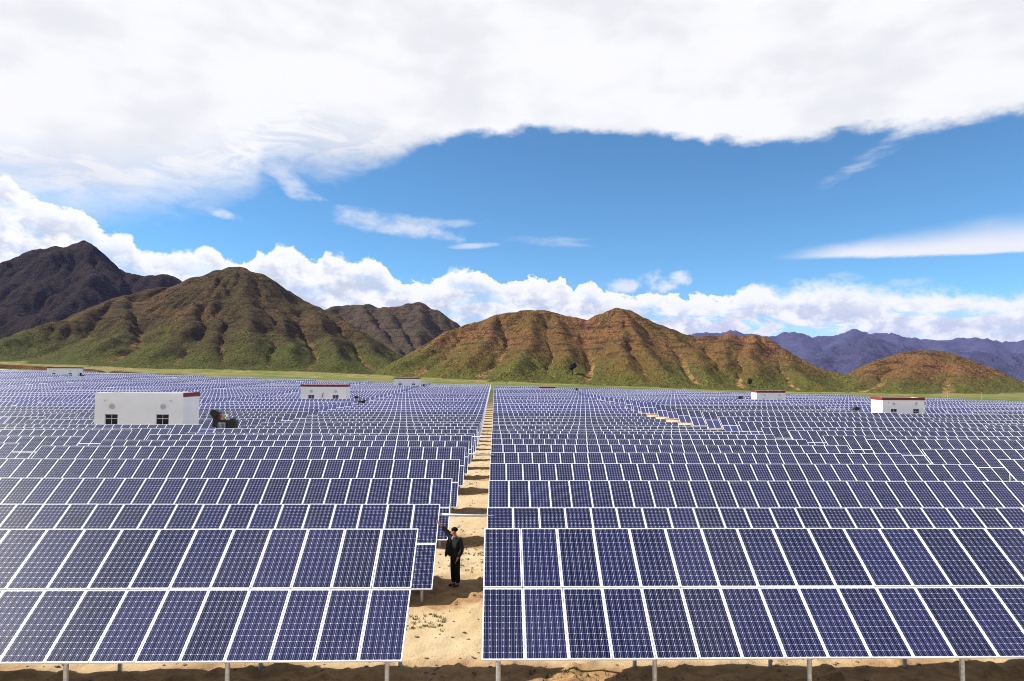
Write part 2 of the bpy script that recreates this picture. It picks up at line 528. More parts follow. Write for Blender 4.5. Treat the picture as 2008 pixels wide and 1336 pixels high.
def gz(x, y):
    return float(ground_base(np.array([x]), np.array([y]))[0])


def grid_object(name, X, Y, Z, mat, attrs=None, kind='structure'):
    nx, ny = X.shape[1], X.shape[0]
    me = bpy.data.meshes.new(name)
    co = np.stack([X, Y, Z], -1).reshape(-1, 3).astype(np.float32)
    i = np.arange(ny - 1)[:, None] * nx + np.arange(nx - 1)[None]
    quads = np.stack([i, i + 1, i + nx + 1, i + nx], -1).reshape(-1, 4).astype(np.int32)
    me.vertices.add(len(co))
    me.vertices.foreach_set('co', co.ravel())
    me.loops.add(quads.size)
    me.loops.foreach_set('vertex_index', quads.ravel())
    me.polygons.add(len(quads))
    me.polygons.foreach_set('loop_start', np.arange(0, quads.size, 4, dtype=np.int32))
    me.polygons.foreach_set('use_smooth', np.ones(len(quads), dtype=bool))
    me.update(calc_edges=True)
    for k, v in (attrs or {}).items():
        at_ = me.attributes.new(k, 'FLOAT', 'POINT')
        at_.data.foreach_set('value', v.ravel().astype(np.float32))
    me.materials.append(mat)
    o = bpy.data.objects.new(name, me)
    COL.objects.link(o)
    o['kind'] = kind
    return o


def tag(o, label, cat, group=None):
    o['label'] = label
    o['category'] = cat
    if group:
        o['group'] = group
    return o


# the ground: one sheet, fine near the camera, coarse towards the horizon
def steps(dense, lo, hi, start, grow):
    a = list(np.arange(lo, hi, dense))
    s = dense
    up = hi
    while up < start[1]:
        a.append(up)
        s *= grow
        up += s
    s, dn = dense, lo
    while dn > start[0]:
        s *= grow
        dn -= s
        a.append(dn)
    return np.array(sorted(a))


gx = steps(0.11, -13.5, 14.5, (-16000, 16000), 1.085)
gy = steps(0.11, 11.0, 26.0, (-400, 18000), 1.055)
gx = np.unique(np.round(np.concatenate([gx, np.arange(-430, 330, 3.5)]), 3))
gy = np.unique(np.round(np.concatenate([gy, np.arange(300, 700, 3.0)]), 3))
GX, GY = np.meshgrid(gx, gy)
GZ = ground_base(GX, GY)
near = np.clip((120 - GY) / 60, 0, 1) * np.clip((60 - np.abs(GX)) / 30, 0, 1)
GZ += near * (0.045 * fbm(GX, GY, 2.6, 3, 0.5, 3) + 0.030 * fbm(GX, GY, 0.55, 3, 0.6, 5))
clod = np.clip(fbm(GX, GY, 0.35, 2, 0.5, 9) - 0.25, 0, 1)
strip = np.exp(-(((GY - 13.0) % 6.25 - 1.6) / 1.3) ** 2)
GZ += near * clod * (0.05 * np.clip(fbm(GX, GY, 3.2, 2, 0.5, 21) + 0.15, 0, 1) + 0.13 * strip)
farm = np.clip((GY - 330) / 150, 0, 1)
GZ += farm * (0.9 * fbm(GX, GY, 60, 4, 0.55, 31) - 1.6 * np.clip(0.18 - np.abs(fbm(GX, GY, 45, 4, 0.6, 37)), 0, 1) * 3) * np.clip((2500 - GY) / 1000, 0, 1)
# a low eroded bank of earth crosses the plain in front of the left hills
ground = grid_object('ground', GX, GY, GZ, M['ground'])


# ------------------------------------------------------------------ hills
def erode(H, cell, n, iters=55, seed=1, strength=1.0):
    """vectorised rain-drop erosion; returns eroded heights and a map of where water ran"""
    r = np.random.RandomState(seed)
    H = H.copy()
    H0 = H.copy()
    flow = np.zeros_like(H)
    ny, nx = H.shape
    batch = 6000
    for b in range(max(1, n // batch)):
        px = r.rand(batch) * (nx - 3) + 1
        py = r.rand(batch) * (ny - 3) + 1
        dx = np.zeros(batch)
        dy = np.zeros(batch)
        vel = np.ones(batch)
        water = np.ones(batch)
        sed = np.zeros(batch)
        for s in range(iters):
            ix = px.astype(int)
            iy = py.astype(int)
            u = px - ix
            v = py - iy
            h00 = H[iy, ix]
            h10 = H[iy, ix + 1]
            h01 = H[iy + 1, ix]
            h11 = H[iy + 1, ix + 1]
            gxx = (h10 - h00) * (1 - v) + (h11 - h01) * v
            gyy = (h01 - h00) * (1 - u) + (h11 - h10) * u
            h = h00 * (1 - u) * (1 - v) + h10 * u * (1 - v) + h01 * (1 - u) * v + h11 * u * v
            dx = dx * 0.25 - gxx * 0.75
            dy = dy * 0.25 - gyy * 0.75
            ln = np.sqrt(dx * dx + dy * dy) + 1e-9
            dx /= ln
            dy /= ln
            qx = np.clip(px + dx, 1, nx - 2.01)
            qy = np.clip(py + dy, 1, ny - 2.01)
            jx = qx.astype(int)
            jy = qy.astype(int)
            uu = qx - jx
            vv = qy - jy
            hn = (H[jy, jx] * (1 - uu) * (1 - vv) + H[jy, jx + 1] * uu * (1 - vv) + H[jy + 1, jx] * (1 - uu) * vv + H[jy + 1, jx + 1] * uu * vv)
            dh = hn - h
            cap = np.clip(-dh, 0.01 * cell, 0.6 * cell) * vel * water * 1.2
            up = dh > 0
            dep = np.where(up, np.minimum(dh, sed), np.maximum(0, sed - cap) * 0.18)
            ero = np.where(up | (sed > cap), 0, np.minimum((cap - sed) * 0.17 * strength, np.maximum(-dh, 0)))
            ch = dep - ero
            dl = np.zeros(H.size)
            base_i = iy * nx + ix
            for (o_, wt) in ((0, (1 - u) * (1 - v)), (1, u * (1 - v)), (nx, (1 - u) * v), (nx + 1, u * v)):
                dl += np.bincount(base_i + o_, ch * wt, H.size)
            H += np.clip(dl, -0.035 * cell, 0.02 * cell).reshape(H.shape)
            flow += np.bincount(base_i, water, H.size).reshape(H.shape)
            sed = sed - dep + ero
            vel = np.sqrt(np.clip(vel * vel - dh / cell * 1.2, 0.05, 6))
            water *= 0.985
            px, py = qx, qy
    return np.clip(H, H0 - 1.6 * cell, H0 + 0.6 * cell), flow


def blur(A, k=1):
    for _ in range(k):
        P = np.pad(A, 1, mode='edge')
        A = (P[1:-1, 1:-1] * 4 + (P[:-2, 1:-1] + P[2:, 1:-1] + P[1:-1, :-2] + P[1:-1, 2:]) * 2
             + P[:-2, :-2] + P[2:, 2:] + P[:-2, 2:] + P[2:, :-2]) / 16
    return A


def hill(name, ridges, x0, x1, y0, y1, cell, slope, mat, seed, round_=12.0, drops=60000, rough=5.0, warp_amp=7.0, k=10.0,
         strength=1.0, base=None, sink=3.0):
    xs = np.arange(x0, x1 + cell, cell)
    ys = np.arange(y0, y1 + cell, cell)
    X, Y = np.meshgrid(xs.astype(float), ys.astype(float))
    wx = X + warp_amp * fbm(X, Y, 70, 3, 0.5, seed)
    wy = Y + warp_amp * fbm(X, Y, 70, 3, 0.5, seed + 40)
    best = np.full(X.shape, -1e9)
    for line in ridges:
        sl_ = slope
        if isinstance(line, dict):
            sl_ = line['slope']
            line = line['pts']
        P = [at(*q) for q in line]
        for a, b in zip(P[:-1], P[1:]):
            ex, ey = b.x - a.x, b.y - a.y
            L2 = ex * ex + ey * ey + 1e-6
            t_ = np.clip(((wx - a.x) * ex + (wy - a.y) * ey) / L2, 0, 1)
            d = np.sqrt((wx - a.x - ex * t_) ** 2 + (wy - a.y - ey * t_) ** 2)
            z = a.z + (b.z - a.z) * t_ - sl_ * (np.sqrt(d * d + round_ * round_) - round_)
            best = np.maximum(best, z)
    gb = ground_base(X, Y) if base is None else np.full_like(X, base)
    hrel = np.clip((best - gb) / 40.0, 0, 1)
    best = best + hrel * rough * fbm(X, Y, 55, 5, 0.5, seed + 3)
    lo = gb - sink
    Z = k * np.logaddexp(best / k, (lo) / k)
    Z, flow = erode(Z, cell, drops, seed=seed, strength=strength)
    Z = blur(Z, 1) * 0.6 + Z * 0.4
    # narrow runnels cut by the water
    fl = blur(np.log1p(flow), 1)
    fl = np.clip((fl - np.percentile(fl, 50)) / (np.percentile(fl, 99.3) - np.percentile(fl, 50) + 1e-6), 0, 1)
    Z = Z - np.clip((fl - 0.42) / 0.58, 0, 1) ** 1.4 * 1.5 * cell * np.clip((Z - gb) / 14.0, 0, 1)
    # small crags and ledges
    crag = 1.0 - np.abs(fbm(X, Y, 9 * cell, 4, 0.6, seed + 7)) * 1.6
    Z = Z + np.clip((Z - gb) / 25.0, 0, 1) * 0.30 * cell * (crag - 0.5)
    # taper the sheet's borders into the ground
    e = np.minimum(np.minimum(X - x0, x1 - X), np.minimum(Y - y0, y1 - Y))
    Z = np.where(e < cell * 4, np.minimum(Z, lo + (Z - lo) * np.clip(e / (cell * 4), 0, 1)) - (1 - np.clip(e / (cell * 4), 0, 1)) * 2, Z)
    top = np.percentile(best, 99.5) - np.median(gb)
    rel = np.clip((Z - gb) / max(top, 1), 0, 1.5)
    return grid_object(name, X, Y, Z, mat, {'rel': rel, 'flow': fl})


# dark mountain, far left
hill('mountain', [
    [(-150, 590, 1700), (-80, 545, 1700), (0, 514, 1700), (50, 503, 1700), (78, 485, 1700), (100, 478, 1700), (130, 478, 1700), (152, 473, 1700),
     (166, 480, 1700), (186, 498, 1700), (200, 502, 1700), (220, 520, 1700), (240, 530, 1700), (270, 534, 1700), (300, 538, 1690), (322, 537, 1680),
     (338, 548, 1670), (360, 570, 1650), (430, 610, 1600)],
    [(152, 473, 1700), (180, 540, 1560), (150, 590, 1450), (110, 625, 1350)],
    [(90, 480, 1700), (50, 545, 1600), (0, 590, 1480), (-60, 630, 1350)],
    [(240, 530, 1700), (230, 575, 1540), (180, 620, 1400), (140, 650, 1300)],
    [(310, 538, 1690), (300, 585, 1520), (260, 630, 1380)],
    [(-80, 590, 1350), (0, 598, 1330), (50, 612, 1300), (110, 640, 1240), (150, 670, 1150)],
], -1900, -480, 1000, 2150, 4.6, 0.70, M['hill_dark'], 5, 7, 90000, 9, 10, 10, 1.2)

# grey-brown hill behind the gap
hill('hill', [
    [(560, 640, 1350), (620, 612, 1400), (640, 605, 1400), (660, 598, 1400), (700, 594, 1400), (722, 596, 1400), (740, 601, 1400), (765, 601, 1400), (790, 599, 1400),
     (814, 593, 1400), (835, 602, 1400), (860, 612, 1390), (880, 624, 1380), (902, 638, 1370), (950, 665, 1340), (1000, 690, 1300)],
    [(700, 594, 1400), (735, 645, 1220), (770, 690, 1060), (790, 715, 950)],
    [(814, 593, 1400), (822, 640, 1250), (810, 690, 1100)],
    [(640, 605, 1400), (680, 650, 1200), (720, 690, 1050)],
    [(760, 601, 1400), (785, 650, 1220), (795, 690, 1080)],
], -560, 130, 800, 1650, 3.2, 0.66, M['hill_grey'], 15, 5, 80000, 6, 8, 7, 1.3)

# brown scrub hill, the big one left of the middle
hill('hill', [
    [(200, 625, 1000), (250, 588, 1010), (300, 572, 1020), (345, 561, 1020), (370, 550, 1010), (395, 537, 1000), (425, 530, 1000), (445, 528, 1000), (465, 525, 1000),
     (480, 523, 1000), (495, 529, 1000), (520, 549, 1000), (545, 570, 1000), (560, 580, 1000), (590, 589, 1000), (606, 591, 995), (630, 605, 985),
     (660, 622, 960), (700, 652, 900), (740, 690, 820), (790, 722, 740)],
    [(345, 561, 1020), (250, 578, 940), (130, 625, 840), (0, 668, 740), (-120, 700, 660)],
    [(250, 578, 940), (235, 640, 800), (190, 690, 690)],
    [(480, 523, 1000), (440, 562, 930), (400, 602, 850), (340, 655, 740), (300, 692, 660)],
    [(425, 545, 960), (420, 620, 830), (410, 690, 680)],
    [(495, 529, 1000), (480, 600, 860), (490, 680, 700)],
    [(560, 580, 1000), (545, 640, 830), (570, 700, 690)],
    [(606, 591, 995), (640, 650, 840), (660, 705, 700)],
], -1000, 10, 520, 1350, 2.5, 0.62, M['hill_brown'], 25, 5, 170000, 5, 7, 8, 1.2)

# red earth hills, right of the middle
hill('hill', [
    [(790, 712, 640), (830, 690, 690), (860, 670, 730), (885, 650, 770), (905, 640, 790), (940, 632, 800), (980, 618, 800), (1020, 608, 800), (1050, 605, 800),
     (1080, 610, 800), (1120, 622, 800), (1150, 628, 800), (1175, 616, 800), (1192, 610, 800), (1207, 604, 800), (1230, 607, 800), (1260, 620, 800),
     (1300, 637, 800), (1330, 648, 800), (1360, 659, 800), (1400, 660, 800), (1417, 660, 800), (1425, 654, 800), (1436, 660, 800), (1460, 660, 800), (1480, 656, 800),
     (1500, 661, 795), (1540, 682, 780), (1580, 703, 760), (1640, 730, 730), (1700, 748, 700)],
    [(1050, 605, 800), (1045, 650, 700), (1020, 690, 610), (1000, 725, 540)],
    [(980, 618, 800), (950, 665, 690), (900, 712, 590)],
    [(1090, 614, 800), (1105, 655, 710), (1110, 700, 610)],
    [(1209, 604, 800), (1215, 640, 720), (1228, 690, 610), (1250, 738, 520)],
    [(1209, 604, 800), (1250, 660, 680), (1310, 725, 550)],
    [(1310, 641, 800), (1350, 690, 680), (1400, 738, 560)],
    [(1480, 656, 800), (1475, 695, 700), (1480, 735, 600)],
    [(1425, 654, 800), (1420, 690, 710), (1410, 720, 640)],
    [(1540, 682, 780), (1560, 720, 680), (1580, 748, 600)],
], -210, 480, 430, 1120, 1.9, 0.60, M['hill_red'], 35, 3, 190000, 2.4, 5, 5, 1.2)

hill('hill', [
    [(1600, 760, 760), (1655, 745, 760), (1700, 726, 760), (1740, 704, 760), (1780, 689, 760), (1808, 684, 760), (1840, 687, 760), (1880, 699, 760), (1920, 716, 755),
     (1960, 734, 750), (2008, 753, 740), (2080, 776, 730)],
    [(1810, 684, 760), (1790, 720, 690), (1765, 755, 620)],
    [(1860, 692, 760), (1880, 730, 680), (1900, 762, 610)],
    [(1740, 704, 760), (1710, 735, 700), (1680, 755, 650)],
], 240, 720, 540, 1000, 2.0, 0.52, M['hill_red'], 45, 5, 60000, 2.6, 5, 5, 1.4)

# eroded bank of red earth at the foot of the left hills
hill('earth_bank', [
    [(-60, 712, 440), (0, 713, 438), (60, 716, 436), (110, 718, 432)], [(130, 720, 430), (180, 722, 428), (210, 726, 426)],
    [(235, 726, 424), (300, 730, 420), (350, 733, 416), (380, 735, 412)],
], -390, -170, 395, 470, 1.1, 0.95, M['bank'], 75, 1.0, 40000, 2.2, 5, 0.6, 1.6, None, 0.8)
# far range, its haze blue partly painted into the rock colour
hill('mountain_range', [
    [(1250, 690, 9000), (1330, 665, 9000), (1370, 653, 9000), (1400, 652, 9000), (1432, 648, 9000), (1450, 654, 9000), (1480, 657, 9000), (1512, 658, 9000), (1551, 650, 9000), (1580, 659, 9000),
     (1610, 657, 9000), (1640, 656, 9000), (1674, 646, 9000), (1700, 655, 9000), (1740, 652, 9000), (1780, 660, 9000), (1830, 667, 9000),
     (1880, 664, 9000), (1920, 662, 9000), (1965, 671, 9000), (2008, 666, 9000), (2090, 660, 9000), (2200, 672, 9000)],
    [(1674, 646, 9000), (1640, 690, 7600), (1620, 715, 7000)], [(1551, 650, 9000), (1590, 690, 7700), (1600, 720, 7000)],
    [(1432, 648, 9000), (1450, 690, 7700)], [(1740, 652, 9000), (1800, 690, 7700), (1820, 720, 7000)],
    [(1920, 662, 9000), (1930, 700, 7700), (1920, 725, 7000)], [(1830, 667, 9000), (1860, 700, 7800)], [(2008, 666, 9000), (2030, 700, 7700)],
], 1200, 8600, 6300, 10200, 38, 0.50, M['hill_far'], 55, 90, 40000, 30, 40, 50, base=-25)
hill('mountain', [
    [(1520, 725, 5200), (1575, 705, 5200), (1612, 695, 5200), (1640, 680, 5200), (1668, 668, 5200), (1700, 661, 5200), (1725, 664, 5200), (1755, 674, 5200), (1790, 686, 5200),
     (1850, 690, 5200), (1900, 688, 5200), (1950, 694, 5200), (2008, 692, 5200), (2100, 700, 5200)],
    [(1700, 661, 5200), (1690, 700, 4500), (1680, 725, 4200)], [(1790, 686, 5200), (1800, 715, 4600)], [(1900, 688, 5200), (1890, 715, 4600)], [(1640, 680, 5200), (1610, 710, 4700)],
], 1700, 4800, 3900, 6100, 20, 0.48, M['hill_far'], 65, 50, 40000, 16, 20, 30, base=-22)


# ------------------------------------------------------------------ mesh collecting
class MB:
    def __init__(self):
        self.v, self.f, self.mi = [], [], []

    def quad(self, pts, mi=0):
        b = len(self.v)
        self.v += [tuple(q) for q in pts]
        self.f.append(tuple(range(b, b + len(pts))))
        self.mi.append(mi)

    def box(self, x0, x1, y0, y1, z0, z1, mi=0, xf=None):
        c = [(x0, y0, z0), (x1, y0, z0), (x1, y1, z0), (x0, y1, z0), (x0, y0, z1), (x1, y0, z1), (x1, y1, z1), (x0, y1, z1)]
        if xf:
            c = [xf(q) for q in c]
        b = len(self.v)
        self.v += c
        for q in ((0, 3, 2, 1), (4, 5, 6, 7), (0, 1, 5, 4), (1, 2, 6, 5), (2, 3, 7, 6), (3, 0, 4, 7)):
            self.f.append(tuple(b + i for i in q))
            self.mi.append(mi)

    def tube(self, a, c, r, n=10, mi=0, r2=None, caps=True):
        a, c = Vector(a), Vector(c)
        ax = (c - a).normalized()
        s = ax.cross(Vector((0, 0, 1)))
        if s.length < 1e-3:
            s = Vector((1, 0, 0))
        s.normalize()
        t_ = ax.cross(s)
        r2 = r if r2 is None else r2
        b = len(self.v)
        for q, rr in ((a, r), (c, r2)):
            for i in range(n):
                th = 2 * pi * i / n
                self.v.append(tuple(q + s * (rr * cos(th)) + t_ * (rr * sin(th))))
        for i in range(n):
            j = (i + 1) % n
            self.f.append((b + i, b + j, b + n + j, b + n + i))
            self.mi.append(mi)
        if caps:
            self.f.append(tuple(b + i for i in reversed(range(n))))
            self.f.append(tuple(b + n + i for i in range(n)))
            self.mi += [mi, mi]

    def mesh(self, name, mats, smooth=False):
        me = bpy.data.meshes.new(name)
        me.from_pydata(self.v, [], self.f)
        for k_ in mats:
            me.materials.append(M[k_])
        me.polygons.foreach_set('material_index', self.mi)
        if smooth:
            me.polygons.foreach_set('use_smooth', [True] * len(self.f))
        me.update()
        return me


def obj(name, me, parent=None, loc=(0, 0, 0), rot=(0, 0, 0)):
    o = bpy.data.objects.new(name, me)
    COL.objects.link(o)
    o.location = loc
    o.rotation_euler = rot
    if parent:
        o.parent = parent
    return o


def thing(name, label, cat, loc, rotz=0.0, group=None):
    o = obj(name, None, None, loc, (0, 0, rotz))
    o.empty_display_size = 0.3
    return tag(o, label, cat, group)


# ------------------------------------------------------------------ solar tables
TILT = radians(35.7)
CT, ST = cos(TILT), sin(TILT)
PW, PL, PITCH_U, GAP_S = 0.808, 1.58, 0.82, 0.02
NCOL = 30
TAB_L = NCOL * PITCH_U
ROW0, ROW_P = 15.6, 6.25                    # top edge of first row, distance between rows
DEPTH = 3.18 * CT
BLOCK_P = TAB_L + 1.46


def laminate(mb, mi0=0):
    """back sheet with 6 x 12 cut-corner cells and their silver strips, in the panel's own plane"""
    hw, hl = PW / 2 - 0.010, PL / 2 - 0.010
    mb.quad([(-hw, -hl, -0.004), (hw, -hl, -0.004), (hw, hl, -0.004), (-hw, hl, -0.004)], mi0 + 1)
    cw, cl = 0.1258, 0.1270
    s, sy, k_ = 0.0608, 0.0622, 0.0120
    mb.quad([(-3 * cw, -6 * cl, -0.0033), (3 * cw, -6 * cl, -0.0033), (3 * cw, 6 * cl, -0.0033), (-3 * cw, 6 * cl, -0.0033)], mi0 + 3)
    for i in range(6):
        for j in range(12):
            cx, cy = (i - 2.5) * cw, (j - 5.5) * cl
            mb.quad([(cx + a, cy + b, -0.0025) for a, b in ((-s + k_, -sy), (s - k_, -sy), (s, -sy + k_), (s, sy - k_), (s - k_, sy),
                                                           (-s + k_, sy), (-s, sy - k_), (-s, -sy + k_))], mi0)
        for off in (-0.031, 0.031):
            x = (i - 2.5) * cw + off
            mb.quad([(x - 0.0018, -6 * cl, -0.0012), (x + 0.0018, -6 * cl, -0.0012), (x + 0.0018, 6 * cl, -0.0012), (x - 0.0018, 6 * cl, -0.0012)], mi0 + 2)


def rim(mb, mi=0):
    hw, hl, r, th = PW / 2, PL / 2, 0.016, 0.038
    mb.box(-hw, hw, -hl, -hl + r, -th, 0, mi)
    mb.box(-hw, hw, hl - r, hl, -th, 0, mi)
    mb.box(-hw, -hw + r, -hl + r, hl - r, -th, -0.0003, mi)
    mb.box(hw - r, hw, -hl + r, hl - r, -th, -0.0003, mi)


mb = MB()
laminate(mb)
mb.quad([(-PW / 2 + .01, PL / 2 - .01, -.03), (PW / 2 - .01, PL / 2 - .01, -.03), (PW / 2 - .01, -PL / 2 + .01, -.03), (-PW / 2 + .01, -PL / 2 + .01, -.03)], 1)
ME_LAM = mb.mesh('laminate', ['cell', 'backsheet', 'busbar', 'grid'])
mb = MB()
rim(mb)
ME_RIM = mb.mesh('panel_frame', ['frame'])
mb = MB()
laminate(mb)
rim(mb, 4)
ME_PANEL = mb.mesh('solar_panel', ['cell', 'backsheet', 'busbar', 'grid', 'frame'])


def slab_panels(mb, slots, T):
    """plainer panels for those too far away or too hidden to pick apart: frame slab with recessed laminate"""
    for (i, j) in slots:
        u = (i + 0.5) * PITCH_U
        s = 0.79 + j * (PL + GAP_S)
        mb.box(u - PW / 2, u + PW / 2, s - PL / 2, s + PL / 2, -0.038, 0, 1, T)
        a, b = PW / 2 - 0.032, PL / 2 - 0.032
        mb.quad([T((u - a, s - b, 0.003)), T((u + a, s - b, 0.003)), T((u + a, s + b, 0.003)), T((u - a, s + b, 0.003))], 0)


def Tt(q):
    """table plane -> table local: u along the row, s up the slope, n off the plane"""
    u, s, n = q
    return (u, s * CT - n * ST, 0.45 + s * ST + n * CT)


_bank_cache = {}


def bank_mesh(slots):
    key = tuple(slots)
    if key not in _bank_cache:
        mb = MB()
        slab_panels(mb, slots, Tt)
        _bank_cache[key] = mb.mesh('panel_bank', ['cell_far', 'frame'])
    return _bank_cache[key]


POST_U = [0.32 + 2.995 * i for i in range(9)]
POST_S = (0.22, 2.55)


def rack(posts):
    mb = MB()
    for s in (0.30, 1.28, 1.90, 2.88):
        mb.box(0.02, TAB_L - 0.02, s - 0.025, s + 0.025, -0.10, -0.045, 0, Tt)
    for u in POST_U:
        mb.box(u - 0.03, u + 0.03, 0.08, 3.1, -0.18, -0.102, 0, Tt)
    for (u, k_) in posts:
        top = Tt((u, POST_S[k_], -0.17))
        mb.tube((u, top[1], top[2]), (u, top[1], -1.6), 0.045, 8)
    return mb.mesh('support_frame', ['steel'])


ALL_POSTS = [(u, k_) for u in POST_U for k_ in (0, 1)]
ME_RACK_FULL = rack(ALL_POSTS)
ME_RACK_BARE = rack([])


def post_mesh(k_):
    mb = MB()
    top = Tt((0, POST_S[k_], -0.17))
    mb.tube((0, 0, 0), (0, 0, -top[2] - 1.6), 0.046, 12)
    me = mb.mesh('post', ['steel'], False)
    return me, top


ME_POST = [post_mesh(0), post_mesh(1)]

HL = [-3.47, -4.09, -4.23, -4.24, -4.27, -4.52, -4.70, -5.11, -5.22, -5.44, -5.55, -5.79, -5.87, -5.95, -6.0, -5.95, -5.94, -5.89]
HR = [-3.46, -4.20, -4.31, -4.42, -4.59, -4.75, -4.95, -5.09, -5.36, -5.68, -5.81, -6.11, -6.18, -6.18, -6.24, -6.09, -6.02, -5.96]

# white equipment houses: x of front left corner, y of front, width, depth, kind
HOUSES = [(-39.9, 69.5, 8.7, 3.8, 'plain', 2), (-40.7, 144.9, 9.5, 3.8, 'band', 2), (-37.2, 255.0, 9.3, 3.8, 'band', 2), (-171.3, 266.0, 11.5, 3.8, 'band', 2),
          (60.2, 155.6, 6.6, 3.2, 'band', 2), (60.0, 104.4, 6.6, 3.2, 'band', 2)]


def far_limit(x):
    if x <= 0:
        return 300 + (-x) * 0.13
    return float(np.interp(x, [0, 70, 111, 145, 152, 153], [296, 272, 259, 226, 165, 0]))


ORD = ['', 'first', 'second', 'third', 'fourth', 'fifth', 'sixth', 'seventh', 'eighth', 'ninth', 'tenth', 'eleventh', 'twelfth', 'thirteenth',
       'fourteenth', 'fifteenth', 'sixteenth', 'seventeenth', 'eighteenth', 'nineteenth']
TENS = {20: ('twentieth', 'twenty'), 30: ('thirtieth', 'thirty'), 40: ('fortieth', 'forty'), 50: ('fiftieth', 'fifty')}


def ordinal(n):
    if n < 20:
        return ORD[n]
    t_ = TENS[n // 10 * 10]
    return t_[0] if n % 10 == 0 else t_[1] + '-' + ORD[n % 10]


rt = random.Random(5)
cands = []
for k_ in range(1, 58):
    ytop = ROW0 + ROW_P * (k_ - 1)
    yb = ytop - DEPTH
    for side in (-1, 1):
        for n in range(1, 14):
            xl = (-0.21 + BLOCK_P * (n - 1)) if side > 0 else (-1.68 - BLOCK_P * (n - 1) - TAB_L)
            xc = xl + TAB_L / 2
            if ytop > far_limit(xc):
                continue
            g = gz(xc, yb + 1.3)
            jit = rt.uniform(-0.16, 0.16)
            yj = 0.0
            if n == 1 and k_ <= 18:
                T = (HL if side < 0 else HR)[k_ - 1] + CAM_Z
            elif k_ == 1:
                T = 2.90
            else:
                T = g + 2.28 + jit
                if n > 1:
                    # blocks beside the aisle are set out a little off the aisle's rows
                    yj = (0.5, -0.4, 0.3, -0.6, 0.6, 0.2, -0.3)[n % 7] * (0.6 if k_ < 4 else 1.0)
            hit = False
            for (hx, hy, hw, hd, hk, hn) in HOUSES:
                if xl < hx + hw + 0.8 and xl + TAB_L > hx - 0.8 and yb + yj < hy + hd + 0.6 and ytop + yj > hy - 0.3:
                    hit = True
            if hit:
                continue
            px = [project((xx, ytop + yj, T)) for xx in (xl, xl + TAB_L)]
            px = [q for q in px if q]
            pb = [project((xx, yb + yj, T - 1.85)) for xx in (xl, xl + TAB_L)]
            if not px or max(q[0] for q in px) < -60 or min(q[0] for q in px) > 2070:
                continue
            vis = min(2008, max(q[0] for q in px)) - max(0, min(q[0] for q in px))
            cands.append((vis * (400.0 / ytop), k_, side, n, xl, yb + yj, T))
cands.sort(key=lambda c: -c[0])
single, rest = cands[:300], cands[300:]
single.sort(key=lambda c: (c[1], abs(c[3]), c[2]))
n_panels = 0
GROUP = 'rows of solar panel tables across the field'
for (_, k_, side, n, xl, yb, T) in single:
    base = T - 1.855 - 0.45
    where = ('%s table %s of the sandy aisle' % (ordinal(n), 'left' if side < 0 else 'right'))
    tb = thing('solar_table', 'white framed blue solar table, %s row from front, %s' % (ordinal(k_), where), 'solar table', (xl, yb, base), 0.0, GROUP)
    dist = yb
    slots_far = []
    if dist < 112:
        for i in range(NCOL):
            for j in (0, 1):
                c = Tt(((i + 0.5) * PITCH_U, 0.79 + j * (PL + GAP_S), 0))
                q = project((c[0] + xl, c[1] + yb, c[2] + base))
                edge = i < 4 or i > NCOL - 5
                inframe = q and -70 < q[0] < 2080 and q[1] < 1420
                if inframe and (j == 1 or k_ <= 2 or ((edge or n > 1) and k_ < 10)):
                    jx, jy = random.gauss(0, 0.0022), random.gauss(0, 0.0022)
                    if k_ <= 3:
                        pn_ = obj('panel', ME_LAM, tb, c, (TILT + jx, jy, 0))
                        obj('frame', ME_RIM, pn_)
                    else:
                        obj('panel', ME_PANEL, tb, c, (TILT + jx, jy, 0))
                    n_panels += 1
                else:
                    slots_far.append((i, j))
    else:
        slots_far = [(i, j) for i in range(NCOL) for j in (0, 1)]
    if slots_far:
        b = obj('panel_bank', bank_mesh(slots_far), tb)
        b['kind'] = 'stuff'
    if k_ <= 2 and n == 1:
        obj('rack', ME_RACK_BARE, tb)
        for u in POST_U:
            for kk in (0, 1):
                me, top = ME_POST[kk]
                obj('post', me, tb, (u, top[1], top[2]))
    else:
        obj('rack', ME_RACK_FULL, tb)['kind'] = 'stuff'

if rest:
    mb = MB()
    for (_, k_, side, n, xl, yb, T) in rest:
        base = T - 1.855 - 0.45
        def Tw(q, xl=xl, yb=yb, base=base):
            a = Tt(q)
            return (a[0] + xl, a[1] + yb, a[2] + base)
        mb.box(0, TAB_L, 0, 3.18, -0.05, 0, 1, Tw)
        for i in range(NCOL):
            for j in (0, 1):
                u = (i + 0.5) * PITCH_U
                s = 0.79 + j * (PL + GAP_S)
                a, b = PW / 2 - 0.032, PL / 2 - 0.032
                mb.quad([Tw((u - a, s - b, 0.004)), Tw((u + a, s - b, 0.004)), Tw((u + a, s + b, 0.004)), Tw((u - a, s + b, 0.004))], 0)
        for u in (0.3, 8, 16, 24.2):
            mb.box(u - .05, u + .05, 2.2, 2.3, -2.5, -0.05, 1, Tw)
    o = obj('distant_solar_tables', mb.mesh('distant_solar_tables', ['cell_far', 'frame']))
    o['kind'] = 'stuff'
    tag(o, 'far rows of solar tables merging at the foot of the hills', 'solar tables')
print('tables', len(single), 'rest', len(rest), 'panels', n_panels)

